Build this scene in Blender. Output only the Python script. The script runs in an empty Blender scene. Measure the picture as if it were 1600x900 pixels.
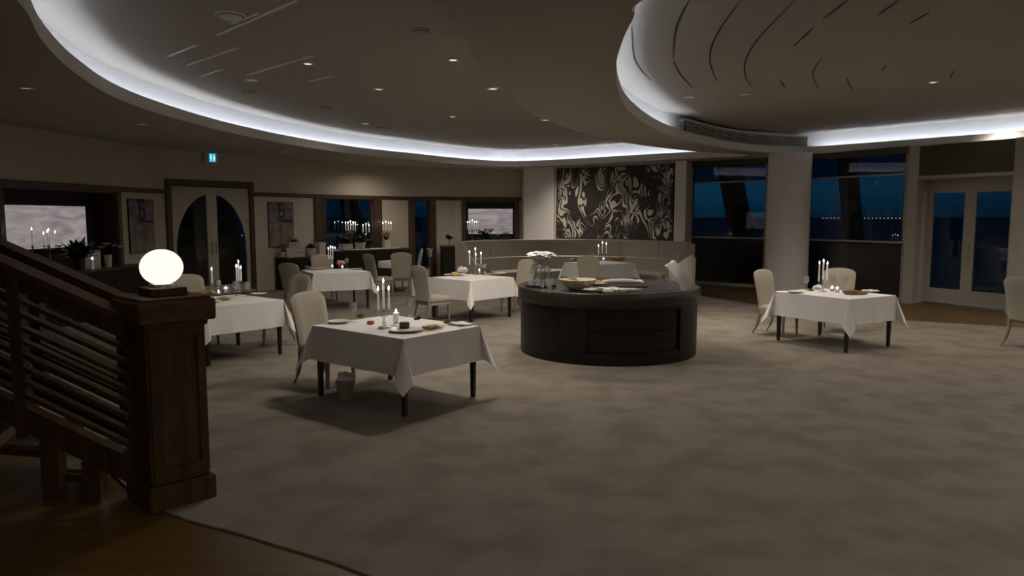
import bpy, bmesh, math, random
from mathutils import Vector, Matrix, noise
random.seed(7)
PI = math.pi
C = bpy.context.scene.collection
S = bpy.context.scene
# ------------------------------------------------------------------ camera
F = 1150.0; CH = 1.9; PITCH = math.atan(112/1150)
cd = bpy.data.cameras.new('camera'); cam = bpy.data.objects.new('camera', cd); C.objects.link(cam)
cd.sensor_width = 36; cd.lens = 36*F/1600; cd.clip_end = 30000; cd.clip_start = .05
cam.location = (0, 0, CH); cam.rotation_euler = (PI/2-PITCH, 0, 0); S.camera = cam
# ------------------------------------------------------------------ light and exposure
S.view_settings.view_transform = 'Standard'; S.view_settings.look = 'None'
S.view_settings.gamma = 1; S.view_settings.use_curve_mapping = False
S.view_settings.exposure = 0.0
LED_POWER = 15; FLAME = 20.0; GLOBE = 1.05; SPOT_W = 110; SCREEN = .30
w = bpy.data.worlds.new('dusk'); S.world = w; w.use_nodes = True
nt = w.node_tree; nt.nodes.clear()
o_ = nt.nodes.new('ShaderNodeOutputWorld'); b_ = nt.nodes.new('ShaderNodeBackground')
tc = nt.nodes.new('ShaderNodeTexCoord'); sx = nt.nodes.new('ShaderNodeSeparateXYZ')
rp = nt.nodes.new('ShaderNodeValToRGB'); mr = nt.nodes.new('ShaderNodeMapRange')
nt.links.new(tc.outputs['Generated'], sx.inputs[0]); nt.links.new(sx.outputs['Z'], mr.inputs['Value'])
mr.inputs['From Min'].default_value = -.1; mr.inputs['From Max'].default_value = .5
nt.links.new(mr.outputs[0], rp.inputs[0]); nt.links.new(rp.outputs[0], b_.inputs[0]); nt.links.new(b_.outputs[0], o_.inputs[0])
e = rp.color_ramp.elements; e[0].position = .15; e[0].color = (.0008, .010, .026, 1)
e[1].position = 1; e[1].color = (.001, .010, .030, 1)
q = e.new(.22); q.color = (.0013, .027, .056, 1)
q = e.new(.5); q.color = (.0012, .020, .050, 1)
sb_ = nt.nodes.new('ShaderNodeMath'); sb_.operation = 'SUBTRACT'; sb_.inputs[1].default_value = .24; nt.links.new(sx.outputs['X'], sb_.inputs[0])
ab_ = nt.nodes.new('ShaderNodeMath'); ab_.operation = 'ABSOLUTE'; nt.links.new(sb_.outputs[0], ab_.inputs[0])   # the afterglow fades to both sides
mx_ = nt.nodes.new('ShaderNodeMapRange'); mx_.inputs['From Min'].default_value = .02; mx_.inputs['From Max'].default_value = .5
mx_.inputs['To Min'].default_value = 1.1; mx_.inputs['To Max'].default_value = .35
nt.links.new(ab_.outputs[0], mx_.inputs['Value']); nt.links.new(mx_.outputs[0], b_.inputs[1])

# ------------------------------------------------------------------ helpers
def at(px, py, z):
    """photo pixel -> point on the horizontal plane z"""
    a = (px-800)/F; b = -(py-450)/F
    dy = math.cos(PITCH)+b*math.sin(PITCH); dz = -math.sin(PITCH)+b*math.cos(PITCH)
    t = (z-CH)/dz
    return Vector((a*t, dy*t, z))
def along(A, B, px):
    """where the sight line of a photo column meets the plan line A-B: metres from A"""
    r = (px-800)/F
    # x = r*y*k ; k ~ 1 (pitch small)
    dx, dy = B[0]-A[0], B[1]-A[1]; L = math.hypot(dx, dy)
    t = (r*A[1]-A[0])/(dx-r*dy)
    return t*L
class M_:
    def __init__(s): s.v = []; s.f = []
    def add(s, vs, fs, mat=None):
        n = len(s.v)
        s.v += [tuple(mat @ Vector(p)) if mat else tuple(p) for p in vs]
        s.f += [tuple(i+n for i in f) for f in fs]; return s
    def box(s, x0, x1, y0, y1, z0, z1, mat=None, bev=0):
        if bev:
            b = bev; vs = []; 
            zs = [(z0, b), (z0+b, 0), (z1-b, 0), (z1, b)]
            for z, i in zs:
                for (x, y) in ((x0+b, y0+i), (x1-b, y0+i), (x1-i, y0+b), (x1-i, y1-b), (x1-b, y1-i), (x0+b, y1-i), (x0+i, y1-b), (x0+i, y0+b)):
                    vs.append((x, y, z))
            fs = [tuple(range(7, -1, -1)), tuple(range(24, 32))]
            for k in range(3):
                for j in range(8): fs.append((k*8+j, k*8+(j+1) % 8, k*8+8+(j+1) % 8, k*8+8+j))
            return s.add(vs, fs, mat)
        vs = [(x, y, z) for z in (z0, z1) for (x, y) in ((x0, y0), (x1, y0), (x1, y1), (x0, y1))]
        return s.add(vs, [(3, 2, 1, 0), (4, 5, 6, 7), (0, 1, 5, 4), (1, 2, 6, 5), (2, 3, 7, 6), (3, 0, 4, 7)], mat)
    def lathe(s, prof, n=20, mat=None, c=(0, 0, 0), closed=True):
        vs = []; fs = []
        for r, z in prof:
            for k in range(n):
                a = 2*PI*k/n; vs.append((c[0]+r*math.cos(a), c[1]+r*math.sin(a), c[2]+z))
        for i in range(len(prof)-1):
            for k in range(n): fs.append((i*n+k, i*n+(k+1) % n, (i+1)*n+(k+1) % n, (i+1)*n+k))
        if closed:
            if prof[0][0] > 1e-5: fs.append(tuple(range(n-1, -1, -1)))
            if prof[-1][0] > 1e-5: fs.append(tuple((len(prof)-1)*n+k for k in range(n)))
        return s.add(vs, fs, mat)
    def tube(s, pts, rad, n=6, mat=None, sq=None):
        pts = [Vector(p) for p in pts]; vs = []; fs = []
        if not hasattr(rad, '__len__'): rad = [rad]*len(pts)
        for i, p in enumerate(pts):
            d = (pts[min(i+1, len(pts)-1)]-pts[max(i-1, 0)]).normalized()
            ref = Vector((0, 0, 1)) if abs(d.z) < .9 else Vector((1, 0, 0))
            a = d.cross(ref).normalized(); b = d.cross(a)
            for k in range(n):
                t = 2*PI*(k+.5)/n
                vs.append(p+rad[i]*(math.cos(t)*a+math.sin(t)*b))
        for i in range(len(pts)-1):
            for k in range(n): fs.append((i*n+k, (i+1)*n+k, (i+1)*n+(k+1) % n, i*n+(k+1) % n))
        fs.append(tuple(range(n))); fs.append(tuple((len(pts)-1)*n+k for k in range(n-1, -1, -1)))
        return s.add(vs, fs, mat)
    def blob(s, rx, ry, rz, c=(0, 0, 0), amp=.15, freq=3, seed=0, n=12, m=8, mat=None):
        vs = []; fs = []
        for i in range(m+1):
            th = PI*i/m
            for k in range(n):
                a = 2*PI*k/n
                d = Vector((math.sin(th)*math.cos(a), math.sin(th)*math.sin(a), -math.cos(th)))
                f = 1+amp*noise.noise(d*freq+Vector((seed, seed*1.7, 0)))
                vs.append((c[0]+rx*d.x*f, c[1]+ry*d.y*f, c[2]+rz*d.z*f))
        for i in range(m):
            for k in range(n): fs.append((i*n+k, i*n+(k+1) % n, (i+1)*n+(k+1) % n, (i+1)*n+k))
        return s.add(vs, fs, mat)
    def prism(s, poly, z0, z1, mat=None):
        n = len(poly); vs = [(p[0], p[1], z0) for p in poly]+[(p[0], p[1], z1) for p in poly]
        fs = [tuple(range(n-1, -1, -1)), tuple(range(n, 2*n))]+[(i, (i+1) % n, n+(i+1) % n, n+i) for i in range(n)]
        return s.add(vs, fs, mat)
    def build(s, name, mat, parent=None, smooth=False, loc=None, fix=True):
        me = bpy.data.meshes.new(name); me.from_pydata(s.v, [], s.f)
        if fix:
            bm = bmesh.new(); bm.from_mesh(me)
            bmesh.ops.remove_doubles(bm, verts=bm.verts, dist=1e-5)
            bmesh.ops.recalc_face_normals(bm, faces=bm.faces); bm.to_mesh(me); bm.free()
        me.materials.append(mat)
        if smooth:
            for p in me.polygons: p.use_smooth = True
            try: me.set_sharp_from_angle(angle=math.radians(42))
            except Exception: pass
        o = bpy.data.objects.new(name, me); C.objects.link(o)
        if parent: o.parent = parent
        if loc is not None: o.location = loc
        return o
def tag(o, label=None, cat=None, group=None, kind=None):
    if label: o['label'] = label
    if cat: o['category'] = cat
    if group: o['group'] = group
    if kind: o['kind'] = kind
    return o
def thing(name, label, cat, loc=(0, 0, 0), rotz=0, group=None):
    o = bpy.data.objects.new(name, None); C.objects.link(o)
    o.empty_display_size = .1
    o.location = loc; o.rotation_euler = (0, 0, rotz); tag(o, label, cat, group); return o
def struct(name, label, cat, loc=(0, 0, 0), rotz=0):
    o = thing(name, label, cat, loc, rotz); o['kind'] = 'structure'; return o
def dup(root, label, loc, rotz=None, group=None):
    r = root.copy(); C.objects.link(r); r.location = loc
    if rotz is not None: r.rotation_euler = (0, 0, rotz)
    r['label'] = label
    if group: r['group'] = group
    def rec(src, dst):
        for ch in kids.get(src.name, []) or list(src.children):
            c = ch.copy(); C.objects.link(c); c.parent = dst; rec(ch, c)
    rec(root, r); return r
kids = {}
def crom(P, n=8, closed=True):
    out = []; N = len(P)
    rng = range(N) if closed else range(N-1)
    for i in rng:
        g = (lambda k: P[k % N]) if closed else (lambda k: P[max(0, min(N-1, k))])
        p0, p1, p2, p3 = g(i-1), g(i), g(i+1), g(i+2)
        for j in range(n):
            t = j/n
            out.append(tuple(.5*((2*p1[k])+(-p0[k]+p2[k])*t+(2*p0[k]-5*p1[k]+4*p2[k]-p3[k])*t*t+(-p0[k]+3*p1[k]-3*p2[k]+p3[k])*t**3) for k in range(2)))
    if not closed: out.append(tuple(P[-1][:2]))
    return out
def fill(name, loops, z, mat, label, kind='structure'):
    bm = bmesh.new()
    for L in loops:
        vs = [bm.verts.new((p[0], p[1], z)) for p in L]
        for i in range(len(vs)): bm.edges.new((vs[i], vs[(i+1) % len(vs)]))
    bmesh.ops.triangle_fill(bm, use_beauty=True, use_dissolve=False, edges=bm.edges[:])
    me = bpy.data.meshes.new(name); bm.to_mesh(me); bm.free(); me.materials.append(mat)
    o = bpy.data.objects.new(name, me); C.objects.link(o); tag(o, label, None, None, kind); return o

# ------------------------------------------------------------------ materials
def mat(name, col, rough=.6, metal=0, emit=None, es=0, spec=.5, trans=0, sheen=0, noise_=None, bump=None, alpha=1):
    m = bpy.data.materials.new(name); m.use_nodes = True; n = m.node_tree; p = n.nodes['Principled BSDF']
    p.inputs['Base Color'].default_value = (*col, 1); p.inputs['Roughness'].default_value = rough
    p.inputs['Metallic'].default_value = metal; p.inputs['Specular IOR Level'].default_value = spec
    p.inputs['Transmission Weight'].default_value = trans
    if sheen: p.inputs['Sheen Weight'].default_value = sheen
    if emit: p.inputs['Emission Color'].default_value = (*emit, 1); p.inputs['Emission Strength'].default_value = es
    t = n.nodes.new('ShaderNodeTexCoord')
    if noise_:  # (colour2, scale(x,y,z), detail, lo, hi)
        c2, sc, det, lo, hi = noise_
        mp = n.nodes.new('ShaderNodeMapping'); mp.inputs['Scale'].default_value = sc
        nz = n.nodes.new('ShaderNodeTexNoise'); nz.inputs['Scale'].default_value = 1; nz.inputs['Detail'].default_value = det
        r = n.nodes.new('ShaderNodeValToRGB'); r.color_ramp.elements[0].position = lo; r.color_ramp.elements[1].position = hi
        r.color_ramp.elements[0].color = (*col, 1); r.color_ramp.elements[1].color = (*c2, 1)
        n.links.new(t.outputs['Object'], mp.inputs[0]); n.links.new(mp.outputs[0], nz.inputs['Vector'])
        n.links.new(nz.outputs['Fac'], r.inputs[0]); n.links.new(r.outputs[0], p.inputs['Base Color'])
    if bump:  # (scale, strength, distance)
        mp = n.nodes.new('ShaderNodeMapping'); s3 = bump[0] if hasattr(bump[0], '__len__') else (bump[0],)*3
        mp.inputs['Scale'].default_value = s3
        nz = n.nodes.new('ShaderNodeTexNoise'); nz.inputs['Scale'].default_value = 1; nz.inputs['Detail'].default_value = 3
        b = n.nodes.new('ShaderNodeBump'); b.inputs['Strength'].default_value = bump[1]; b.inputs['Distance'].default_value = bump[2]
        n.links.new(t.outputs['Object'], mp.inputs[0]); n.links.new(mp.outputs[0], nz.inputs['Vector'])
        n.links.new(nz.outputs['Fac'], b.inputs['Height']); n.links.new(b.outputs[0], p.inputs['Normal'])
    return m
def glassmat(name, tint=(1, 1, 1), rough=.02, ior=1.5, boost=0.0):
    m = bpy.data.materials.new(name); m.use_nodes = True; n = m.node_tree; n.nodes.clear()
    o = n.nodes.new('ShaderNodeOutputMaterial'); mx = n.nodes.new('ShaderNodeMixShader')
    tr = n.nodes.new('ShaderNodeBsdfTransparent'); tr.inputs[0].default_value = (*tint, 1)
    g = n.nodes.new('ShaderNodeBsdfGlossy'); g.inputs['Roughness'].default_value = rough
    fr = n.nodes.new('ShaderNodeFresnel'); fr.inputs[0].default_value = ior
    ad = n.nodes.new('ShaderNodeMath'); ad.operation = 'ADD'; ad.inputs[1].default_value = boost; ad.use_clamp = True
    n.links.new(fr.outputs[0], ad.inputs[0]); n.links.new(ad.outputs[0], mx.inputs[0])
    n.links.new(tr.outputs[0], mx.inputs[1]); n.links.new(g.outputs[0], mx.inputs[2]); n.links.new(mx.outputs[0], o.inputs[0])
    return m
def crystalmat():
    m = glassmat('crystal', (.97, .97, .98), .08, 1.45, .04); n = m.node_tree
    o = [x for x in n.nodes if x.type == 'OUTPUT_MATERIAL'][0]; mx = o.inputs[0].links[0].from_node
    d = n.nodes.new('ShaderNodeBsdfDiffuse'); d.inputs[0].default_value = (.85, .85, .85, 1)
    m2 = n.nodes.new('ShaderNodeMixShader'); m2.inputs[0].default_value = .2  # white diffuse share puts sparkle into the colour of the glass
    n.links.new(mx.outputs[0], m2.inputs[1]); n.links.new(d.outputs[0], m2.inputs[2]); n.links.new(m2.outputs[0], o.inputs[0]); return m
def bright(name, col, s):
    m = bpy.data.materials.new(name); m.use_nodes = True; n = m.node_tree; n.nodes.clear()
    o = n.nodes.new('ShaderNodeOutputMaterial'); e = n.nodes.new('ShaderNodeEmission')
    e.inputs[0].default_value = (*col, 1); e.inputs[1].default_value = s; n.links.new(e.outputs[0], o.inputs[0]); return m
MT = {}
MT['carpet'] = mat('carpet', (.235, .208, .172), .95, spec=.1, noise_=((.185, .160, .129), (2.3, 2.3, 1), 6, .44, .62), bump=(90, .5, .01))
MT['floorwood'] = mat('floor wood', (.125, .068, .016), .38, noise_=((.085, .043, .010), (1.5, 14, 1), 4, .35, .65))
MT['ceiling'] = mat('ceiling plaster', (.42, .385, .345), .85, noise_=((.39, .355, .315), (1.5, 1.5, 1), 3, .3, .7))
MT['cove'] = mat('cove white plaster', (.78, .78, .78), .8)
MT['lip'] = mat('lip paint', (.62, .60, .57), .75)
MT['wall'] = mat('wall paint', (.50, .445, .365), .85, noise_=((.47, .415, .34), (.8, .8, .8), 3, .3, .7))
MT['white'] = mat('white painted wood', (.40, .375, .32), .55)
MT['column'] = mat('column plaster', (.80, .765, .72), .7)
MT['trim'] = mat('dark stained wood', (.085, .044, .019), .4, noise_=((.042, .021, .009), (3, 3, 25), 3, .3, .7))
MT['rail'] = mat('polished stair wood', (.080, .046, .016), .42, spec=.3, noise_=((.042, .023, .008), (18, 18, 2.2), 4, .3, .7))
MT['rail_cap'] = mat('worn rail wood', (.11, .058, .024), .5, spec=.25, noise_=((.06, .03, .012), (3, 22, 22), 4, .3, .7))
MT['buffet'] = mat('espresso wood', (.012, .0085, .0045), .42, spec=.3, noise_=((.006, .004, .002), (14, 14, 2), 3, .3, .7))
MT['buffet_top'] = mat('espresso top', (.022, .018, .012), .38)
MT['leg'] = mat('black table leg', (.012, .009, .007), .4)
MT['cloth'] = mat('white table linen', (.76, .735, .715), .85, sheen=.2, bump=(14, .15, .01))
MT['chair'] = mat('beige upholstery', (.37, .33, .265), .9, sheen=.2, bump=(60, .2, .004))
MT['chairleg'] = mat('pale chair wood', (.26, .22, .17), .55)
MT['sofa'] = mat('taupe leather', (.29, .262, .21), .6)
MT['glass'] = glassmat('window glass', (.86, .92, .95), 0, 1.5)
MT['tint'] = glassmat('tinted upper glass', (.30, .32, .40), 0, 1.45)
MT['lower'] = glassmat('obscured lower glass', (.22, .24, .26), .18, 1.6, .08)
MT['crystal'] = crystalmat()
MT['wax'] = mat('candle wax', (.80, .78, .74), .5, emit=(1, .93, .85), es=.12)
MT['flame'] = bright('flame', (1, .93, .80), FLAME)
MT['globe'] = bright('lamp globe glass', (1, .955, .86), GLOBE)
MT['led'] = bright('cool led strip', (.80, .86, 1), LED_POWER)
MT['spot'] = bright('downlight lens', (1, .92, .82), 1.1)
MT['spotdim'] = bright('dim downlight lens', (1, .92, .82), .22)
MT['dark'] = mat('near black', (.010, .009, .008), .6)
MT['blind'] = mat('roller blind fabric', (.085, .075, .052), .85)
MT['steel'] = mat('brushed silver', (.62, .60, .57), .22, 1)
MT['plate'] = mat('white china', (.72, .70, .66), .25)
MT['pot'] = mat('white planter', (.52, .50, .44), .5)
MT['leaf'] = mat('dark leaf', (.012, .020, .008), .5)
MT['green'] = mat('salad green', (.22, .28, .035), .5, noise_=((.10, .17, .02), (30, 30, 30), 3, .3, .7))
MT['yellow'] = mat('yellow petals', (.48, .40, .06), .6)
MT['lily'] = mat('white petals', (.62, .62, .55), .6)
MT['coral'] = mat('coral petals', (.75, .28, .20), .6)
MT['brown'] = mat('brown crust', (.20, .085, .028), .6, noise_=((.32, .17, .07), (25, 25, 25), 3, .3, .7))
MT['bread'] = mat('bread crust', (.46, .28, .13), .7, noise_=((.62, .45, .28), (18, 18, 18), 3, .35, .65))
MT['cake'] = mat('dark cake', (.085, .045, .022), .6)
MT['orange'] = mat('orange terrine', (.50, .17, .05), .5)
MT['gold'] = mat('yellow food', (.55, .40, .10), .6)
MT['cream'] = mat('cream glaze', (.58, .56, .40), .35)
MT['rust'] = mat('weathered steel beam', (.10, .062, .022), .8, noise_=((.05, .03, .012), (2, 2, 2), 4, .3, .7))
MT['sea'] = mat('night sea', (.02, .27, .28), .9, spec=.02)
MT['shore'] = bright('distant shore lamp', (1, .95, .85), 1.6)
MT['pink'] = mat('pale pink linen', (.70, .62, .60), .8)

# ------------------------------------------------------------------ floor, ceiling
V = [(-8.7, 2.0), (-8.5, 9.0), (-8.0, 15.2), (-7.9, 16.3), (-5.27, 20.4), (-3.22, 22.7), (-1.81, 23.6), (.3, 24.0)]
CEIL = 3.4; UP = 3.9
outer = [(-8.7, -3), (-8.7, 2)]+V[1:]+[(.55, 24.3), (5.4, 21.6), (6.9, 20.0), (8.0, 18.3), (9.1, 16.7), (10.3, 15.2), (12.5, 9.5), (13.5, 3), (13.5, -3)]
outb = [(p[0]*1.03, p[1]*1.015+.0) for p in outer]
fl = M_(); fl.prism(outb, -.25, 0)
tag(fl.build('floor', MT['floorwood']), 'polished wooden floor along the windows and by the stairs', None, None, 'structure')
edge = [(13.3, 9.2), (11.4, 10.8), (8.73, 12.42), (7.07, 13.43), (6.2, 14.14), (5.35, 15.5), (4.75, 16.9), (4.45, 17.9), (4.6, 19.4), (4.7, 20.0)]
edge = crom(edge, 5, False)
e2 = crom([(-5.6, 7.6), (-3.9, 6.3), (-2.45, 4.75), (-1.55, 4.2), (-.82, 3.77), (0, 3.1), (.6, 2.2), (.9, 1.2), (1, -2.8)], 5, False)
cp = M_(); cp.prism(edge+[(4.5, 20.2), (1.35, 22.5), (.3, 23.9)]+[(-1.8, 23.5), (-3.2, 22.6), (-5.2, 20.3), (-7.8, 16.2), (-7.9, 15.2), (-8.4, 9), (-8.5, 8.0)]+e2+[(13.3, -2.8)], .0, .012)
tag(cp.build('floor', MT['carpet']), 'wide grey beige wall-to-wall carpet', None, None, 'structure')

LC = [(-3.55, 5.54), (-3.94, 6.3), (-4.26, 7.03), (-4.6, 7.95), (-5.01, 9.41), (-5.18, 11.03), (-5.1, 13.24), (-4.67, 15.56), (-3.84, 17.92), (-2.57, 19.93), (-1.3, 21.7), (-.1, 22.6), (1.34, 22.0), (2.87, 20.78), (4.4, 19.55), (5.87, 18.48), (4.14, 17.22), (2.04, 14.9), (.5, 11.68), (0, 9.51), (-.22, 8.52), (-.38, 6.9), (-.45, 5.2), (-1.0, 3.9), (-2.2, 3.5), (-3.1, 4.5)]
RC = [(.91, 5.3), (.92, 5.71), (.95, 6.52), (1.05, 7.62), (1.3, 9.17), (1.65, 10.64), (2.3, 12.5), (2.99, 13.97), (4.0, 15.56), (5.07, 16.89), (6.03, 17.56), (7.1, 17.92), (8.05, 17.05), (8.91, 15.98), (10.13, 14.5), (11.2, 12.2), (11.6, 9), (10.6, 5.8), (7.5, 3.6), (4, 3.0), (1.5, 3.8)]
NS = 6
def catmull_tip(P, tips):
    pts = crom(P, NS)
    return pts
Lc = crom(LC, NS); Rc = crom(RC, NS)
fill('ceiling', [outb, Lc, Rc], CEIL, MT['ceiling'], 'lower brown grey plaster soffit with two curved openings')
def offs(L, d):
    n = len(L); out = []
    area = sum(L[i][0]*L[(i+1) % n][1]-L[(i+1) % n][0]*L[i][1] for i in range(n))
    sg = 1 if area > 0 else -1
    for i in range(n):
        a = Vector(L[i-1]); b = Vector(L[(i+1) % n]); t = (b-a).normalized()
        out.append((L[i][0]+sg*t.y*d, L[i][1]-sg*t.x*d))
    return out
def ribbon(m, A, za, B, zb, i0=0, i1=None, closed=True):
    n = len(A); i1 = n if i1 is None else i1
    vs = []; fs = []
    idx = [i % n for i in range(i0, i1+(0 if closed and i1-i0 == n else 1))]
    for i in idx: vs += [(A[i][0], A[i][1], za), (B[i][0], B[i][1], zb)]
    k = len(idx); 
    for j in range(k-1): fs.append((2*j, 2*j+2, 2*j+3, 2*j+1))
    if closed and i1-i0 == n: fs.append((2*k-2, 0, 1, 2*k-1))
    m.add(vs, fs)
def coffer(Lp, ledr, nm):
    o1 = offs(Lp, .04); o2 = offs(Lp, .12); o3 = offs(Lp, .17); o4 = offs(Lp, .26)
    m = M_(); ribbon(m, Lp, CEIL-.002, Lp, CEIL+.17); ribbon(m, Lp, CEIL+.17, o1, CEIL+.17); ribbon(m, o1, CEIL+.17, o1, CEIL+.03)
    tag(m.build('trim_%d' % nm, MT['lip'], fix=False), 'curved plaster lip around the ceiling recess', None, None, 'structure')
    m = M_(); ribbon(m, o1, CEIL+.03, o4, CEIL+.03); ribbon(m, o4, CEIL+.03, o4, UP)
    tag(m.build('ceiling', MT['cove'], fix=False), 'white lit cove wall of the ceiling recess', None, None, 'structure')
    bm_lab = 'upper plaster ceiling inside the recess'
    fill('ceiling', [o4], UP, MT['upceil'], bm_lab)
    for (a, b) in ledr:
        m = M_(); ribbon(m, o2, CEIL+.055, o3, CEIL+.055, a, b, False)
        s_ = m.build('cove_light_strip', MT['led'], fix=False)
        tag(s_, 'cool white light strip hidden behind the ceiling lip', 'light', 'strips of cove lighting behind the ceiling lips')
    return o4
def upceil():
    m = mat('upper ceiling plaster', (.36, .335, .29), .8)
    n = m.node_tree; p = n.nodes['Principled BSDF']
    t = n.nodes.new('ShaderNodeTexCoord'); br = n.nodes.new('ShaderNodeTexBrick'); b = n.nodes.new('ShaderNodeBump')
    br.inputs['Scale'].default_value = 1; br.inputs['Brick Width'].default_value = 1.2; br.inputs['Row Height'].default_value = .34
    br.inputs['Mortar Size'].default_value = .012; br.inputs['Mortar Smooth'].default_value = .6
    b.inputs['Strength'].default_value = .35; b.inputs['Distance'].default_value = .012; b.invert = True
    n.links.new(t.outputs['Object'], br.inputs['Vector']); n.links.new(br.outputs['Fac'], b.inputs['Height']); n.links.new(b.outputs[0], p.inputs['Normal'])
    return m
MT['upceil'] = upceil()
coffer(Lc, [(-18, 15*NS-2)], 1)
o4R = coffer(Rc, [(-6, 7*NS+2), (11*NS+1, 20*NS-1)], 2)
# linear air grille on the lip of the right recess
g = thing('ceiling_grille', 'long curved grey linear air grille above the lip of the right ceiling recess', 'grille')
og = offs(Rc, .08); ogi = offs(Rc, .03)
a0, a1 = 7*NS+3, 11*NS
m = M_(); ribbon(m, og, CEIL+.17, og, CEIL+.40, a0, a1, False); m.build('backing', MT['blind'], g, fix=False)
for k in range(5):
    z = CEIL+.19+k*.042
    m = M_(); ribbon(m, ogi, z, og, z+.012, a0, a1, False); ribbon(m, ogi, z, ogi, z+.014, a0, a1, False)
    m.build('louver', MT['lip'], g, fix=False)
m = M_(); ribbon(m, ogi, CEIL+.40, ogi, CEIL+.425, a0, a1, False); ribbon(m, ogi, CEIL+.40, o4R, CEIL+.41, a0, a1, False); m.build('grille_frame', MT['lip'], g, fix=False)
# raised panel edges on the left upper ceiling
fins = [((260, 88), (305, 70)), ((335, 55), (460, 0)), ((290, 102), (370, 74)), ((385, 117), (485, 87)), ((480, 127), (520, 118)), ((310, 120), (345, 108)), ((360, 36), (400, 20))]
for k, (p, q) in enumerate(fins):
    A = at(*p, UP); B = at(*q, UP); d = (B-A).normalized(); nrm = Vector((d.y, -d.x, 0))
    if nrm.x < 0: nrm = -nrm
    h = .014; m = M_()
    n_ = 8; vs = []; fs = []
    for i in range(n_+1):
        t = i/n_; P = A.lerp(B, t); hh = h*math.sin(PI*(t*.9+.05))
        vs += [P, P-Vector((0, 0, hh)), P+nrm*.05]
    for i in range(n_): a = 3*i; fs += [(a, a+3, a+4, a+1), (a+1, a+4, a+5, a+2)]
    m.add(vs, fs); o = m.build('ceiling_panel_edge', MT['cove'], fix=False)
    tag(o, 'raised plaster panel edge catching light on the left upper ceiling', None, None, 'structure')
gap_shades = [[(1077, 0), (1064, 24), (1055, 50), (1051, 90)], [(1052, 95), (1063, 116), (1083, 138)], [(1157, 0), (1125, 45), (1111, 75), (1110, 100), (1120, 127)],
 [(1242, 0), (1185, 60), (1165, 95), (1165, 120), (1175, 135)], [(1325, 0), (1285, 30)], [(1272, 42), (1240, 72)], [(1405, 0), (1372, 23)], [(1452, 19), (1420, 37)],
 [(987, 40), (990, 85), (1000, 107), (1017, 125)], [(1219, 125), (1227, 137)], [(1285, 90), (1270, 115), (1280, 140)], [(1322, 120), (1332, 142)], [(1385, 103), (1377, 111)], [(1490, 110), (1484, 122)]]
for sl in gap_shades:
    P = [at(x, y, UP) for x, y in sl]; P = crom([(p.x, p.y) for p in P], 6, False); n_ = len(P)
    m = M_(); vs = []; fs = []
    for i, p in enumerate(P):
        a = Vector(P[max(i-1, 0)]); b = Vector(P[min(i+1, n_-1)]); t = (b-a).normalized(); wd = .002+.009*math.sin(PI*i/(n_-1))
        for s_ in (-1, 1):
            vs += [(p[0]+s_*t.y*wd, p[1]-s_*t.x*wd, UP+.01), (p[0]+s_*t.y*wd, p[1]-s_*t.x*wd, UP-.006)]
    for i in range(n_-1):
        a = 4*i; fs += [(a+1, a+5, a+7, a+3), (a, a+4, a+5, a+1), (a+2, a+3, a+7, a+6)]
    m.add(vs, fs); o = m.build('ceiling_gap_shade', MT['dark'], fix=False)  # solid dark strip on the ceiling, coloured as the shade of a gap
    tag(o, 'thin dark strip painted as the shade between ceiling panels in the right recess', None, None, 'structure')

# ------------------------------------------------------------------ walls
def facet(name, A, B, holes, mt, label, thick=.2, z1=CEIL+.02, z0=0):
    L = math.hypot(B[0]-A[0], B[1]-A[1]); ang = math.atan2(B[1]-A[1], B[0]-A[0])
    m = M_(); x = 0
    hs = sorted(holes)
    for (u0, u1, a, b) in hs:
        if u0 > x: m.box(x, u0, 0, thick, z0, z1)
        if a > z0: m.box(u0, u1, 0, thick, z0, a)
        if b < z1: m.box(u0, u1, 0, thick, b, z1)
        x = u1
    m.box(x, L, 0, thick, z0, z1)
    o = m.build(name, mt); o.location = (A[0], A[1], 0); o.rotation_euler = (0, 0, ang)
    tag(o, label, None, None, 'structure'); return L, ang
def frame_at(A, B): return (A[0], A[1], 0), math.atan2(B[1]-A[1], B[0]-A[0])
RAIL = 2.50
# facet 0: deep niche with the lit picture
A, B = V[1], V[2]; u = lambda px: along(A, B, px)
n0, n1 = u(8), u(185)
facet('wall_left', A, B, [(n0, n1, .80, 2.38)], MT['wall'], 'far left wall with a dark wood framed niche')
loc, ang = frame_at(A, B)
def rail_trim(u0, u1, loc, ang, z=RAIL, h=.10, lab='dark wooden picture rail'):
    m = M_(); m.box(u0, u1, -.045, .0, z-h, z, bev=.008)
    o = m.build('trim_3', MT['trim']); o.location = loc; o.rotation_euler = (0, 0, ang); tag(o, lab, None, None, 'structure')
def niche(name, label, loc, ang, u0, u1, z0, z1, depth, fw):
    t = struct(name, label, 'niche', loc, ang)
    m = M_(); m.box(u0, u1, depth, depth+.04, z0, z1); m.build('niche_back', MT['dark'], t)
    for (a, b, c, d) in ((u0, u0+.02, z0, z1), (u1-.02, u1, z0, z1)):
        M_().box(a, b, 0, depth, c, d).build('niche_side', MT['trim'], t)
    M_().box(u0, u1, 0, depth, z1-.02, z1).build('niche_top', MT['trim'], t)
    M_().box(u0, u1, 0, depth, z0, z0+.03).build('niche_shelf', MT['trim'], t)
    for (a, b, c, d) in ((u0-fw, u0, 0, RAIL-.02), (u1, u1+fw, 0, RAIL-.02), (u0, u1, z1, RAIL-.02)):
        M_().box(a, b, -.05, 0.0, c, d, bev=.01).build('frame_board', MT['trim'], t)
    return t
niche('trim_4', 'dark wood frame and recess of the far left niche', loc, ang, n0, n1, .80, 2.38, .42, .12)
rail_trim(0, 9, loc, ang) if False else rail_trim(0, math.hypot(B[0]-A[0], B[1]-A[1]), loc, ang)
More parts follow.
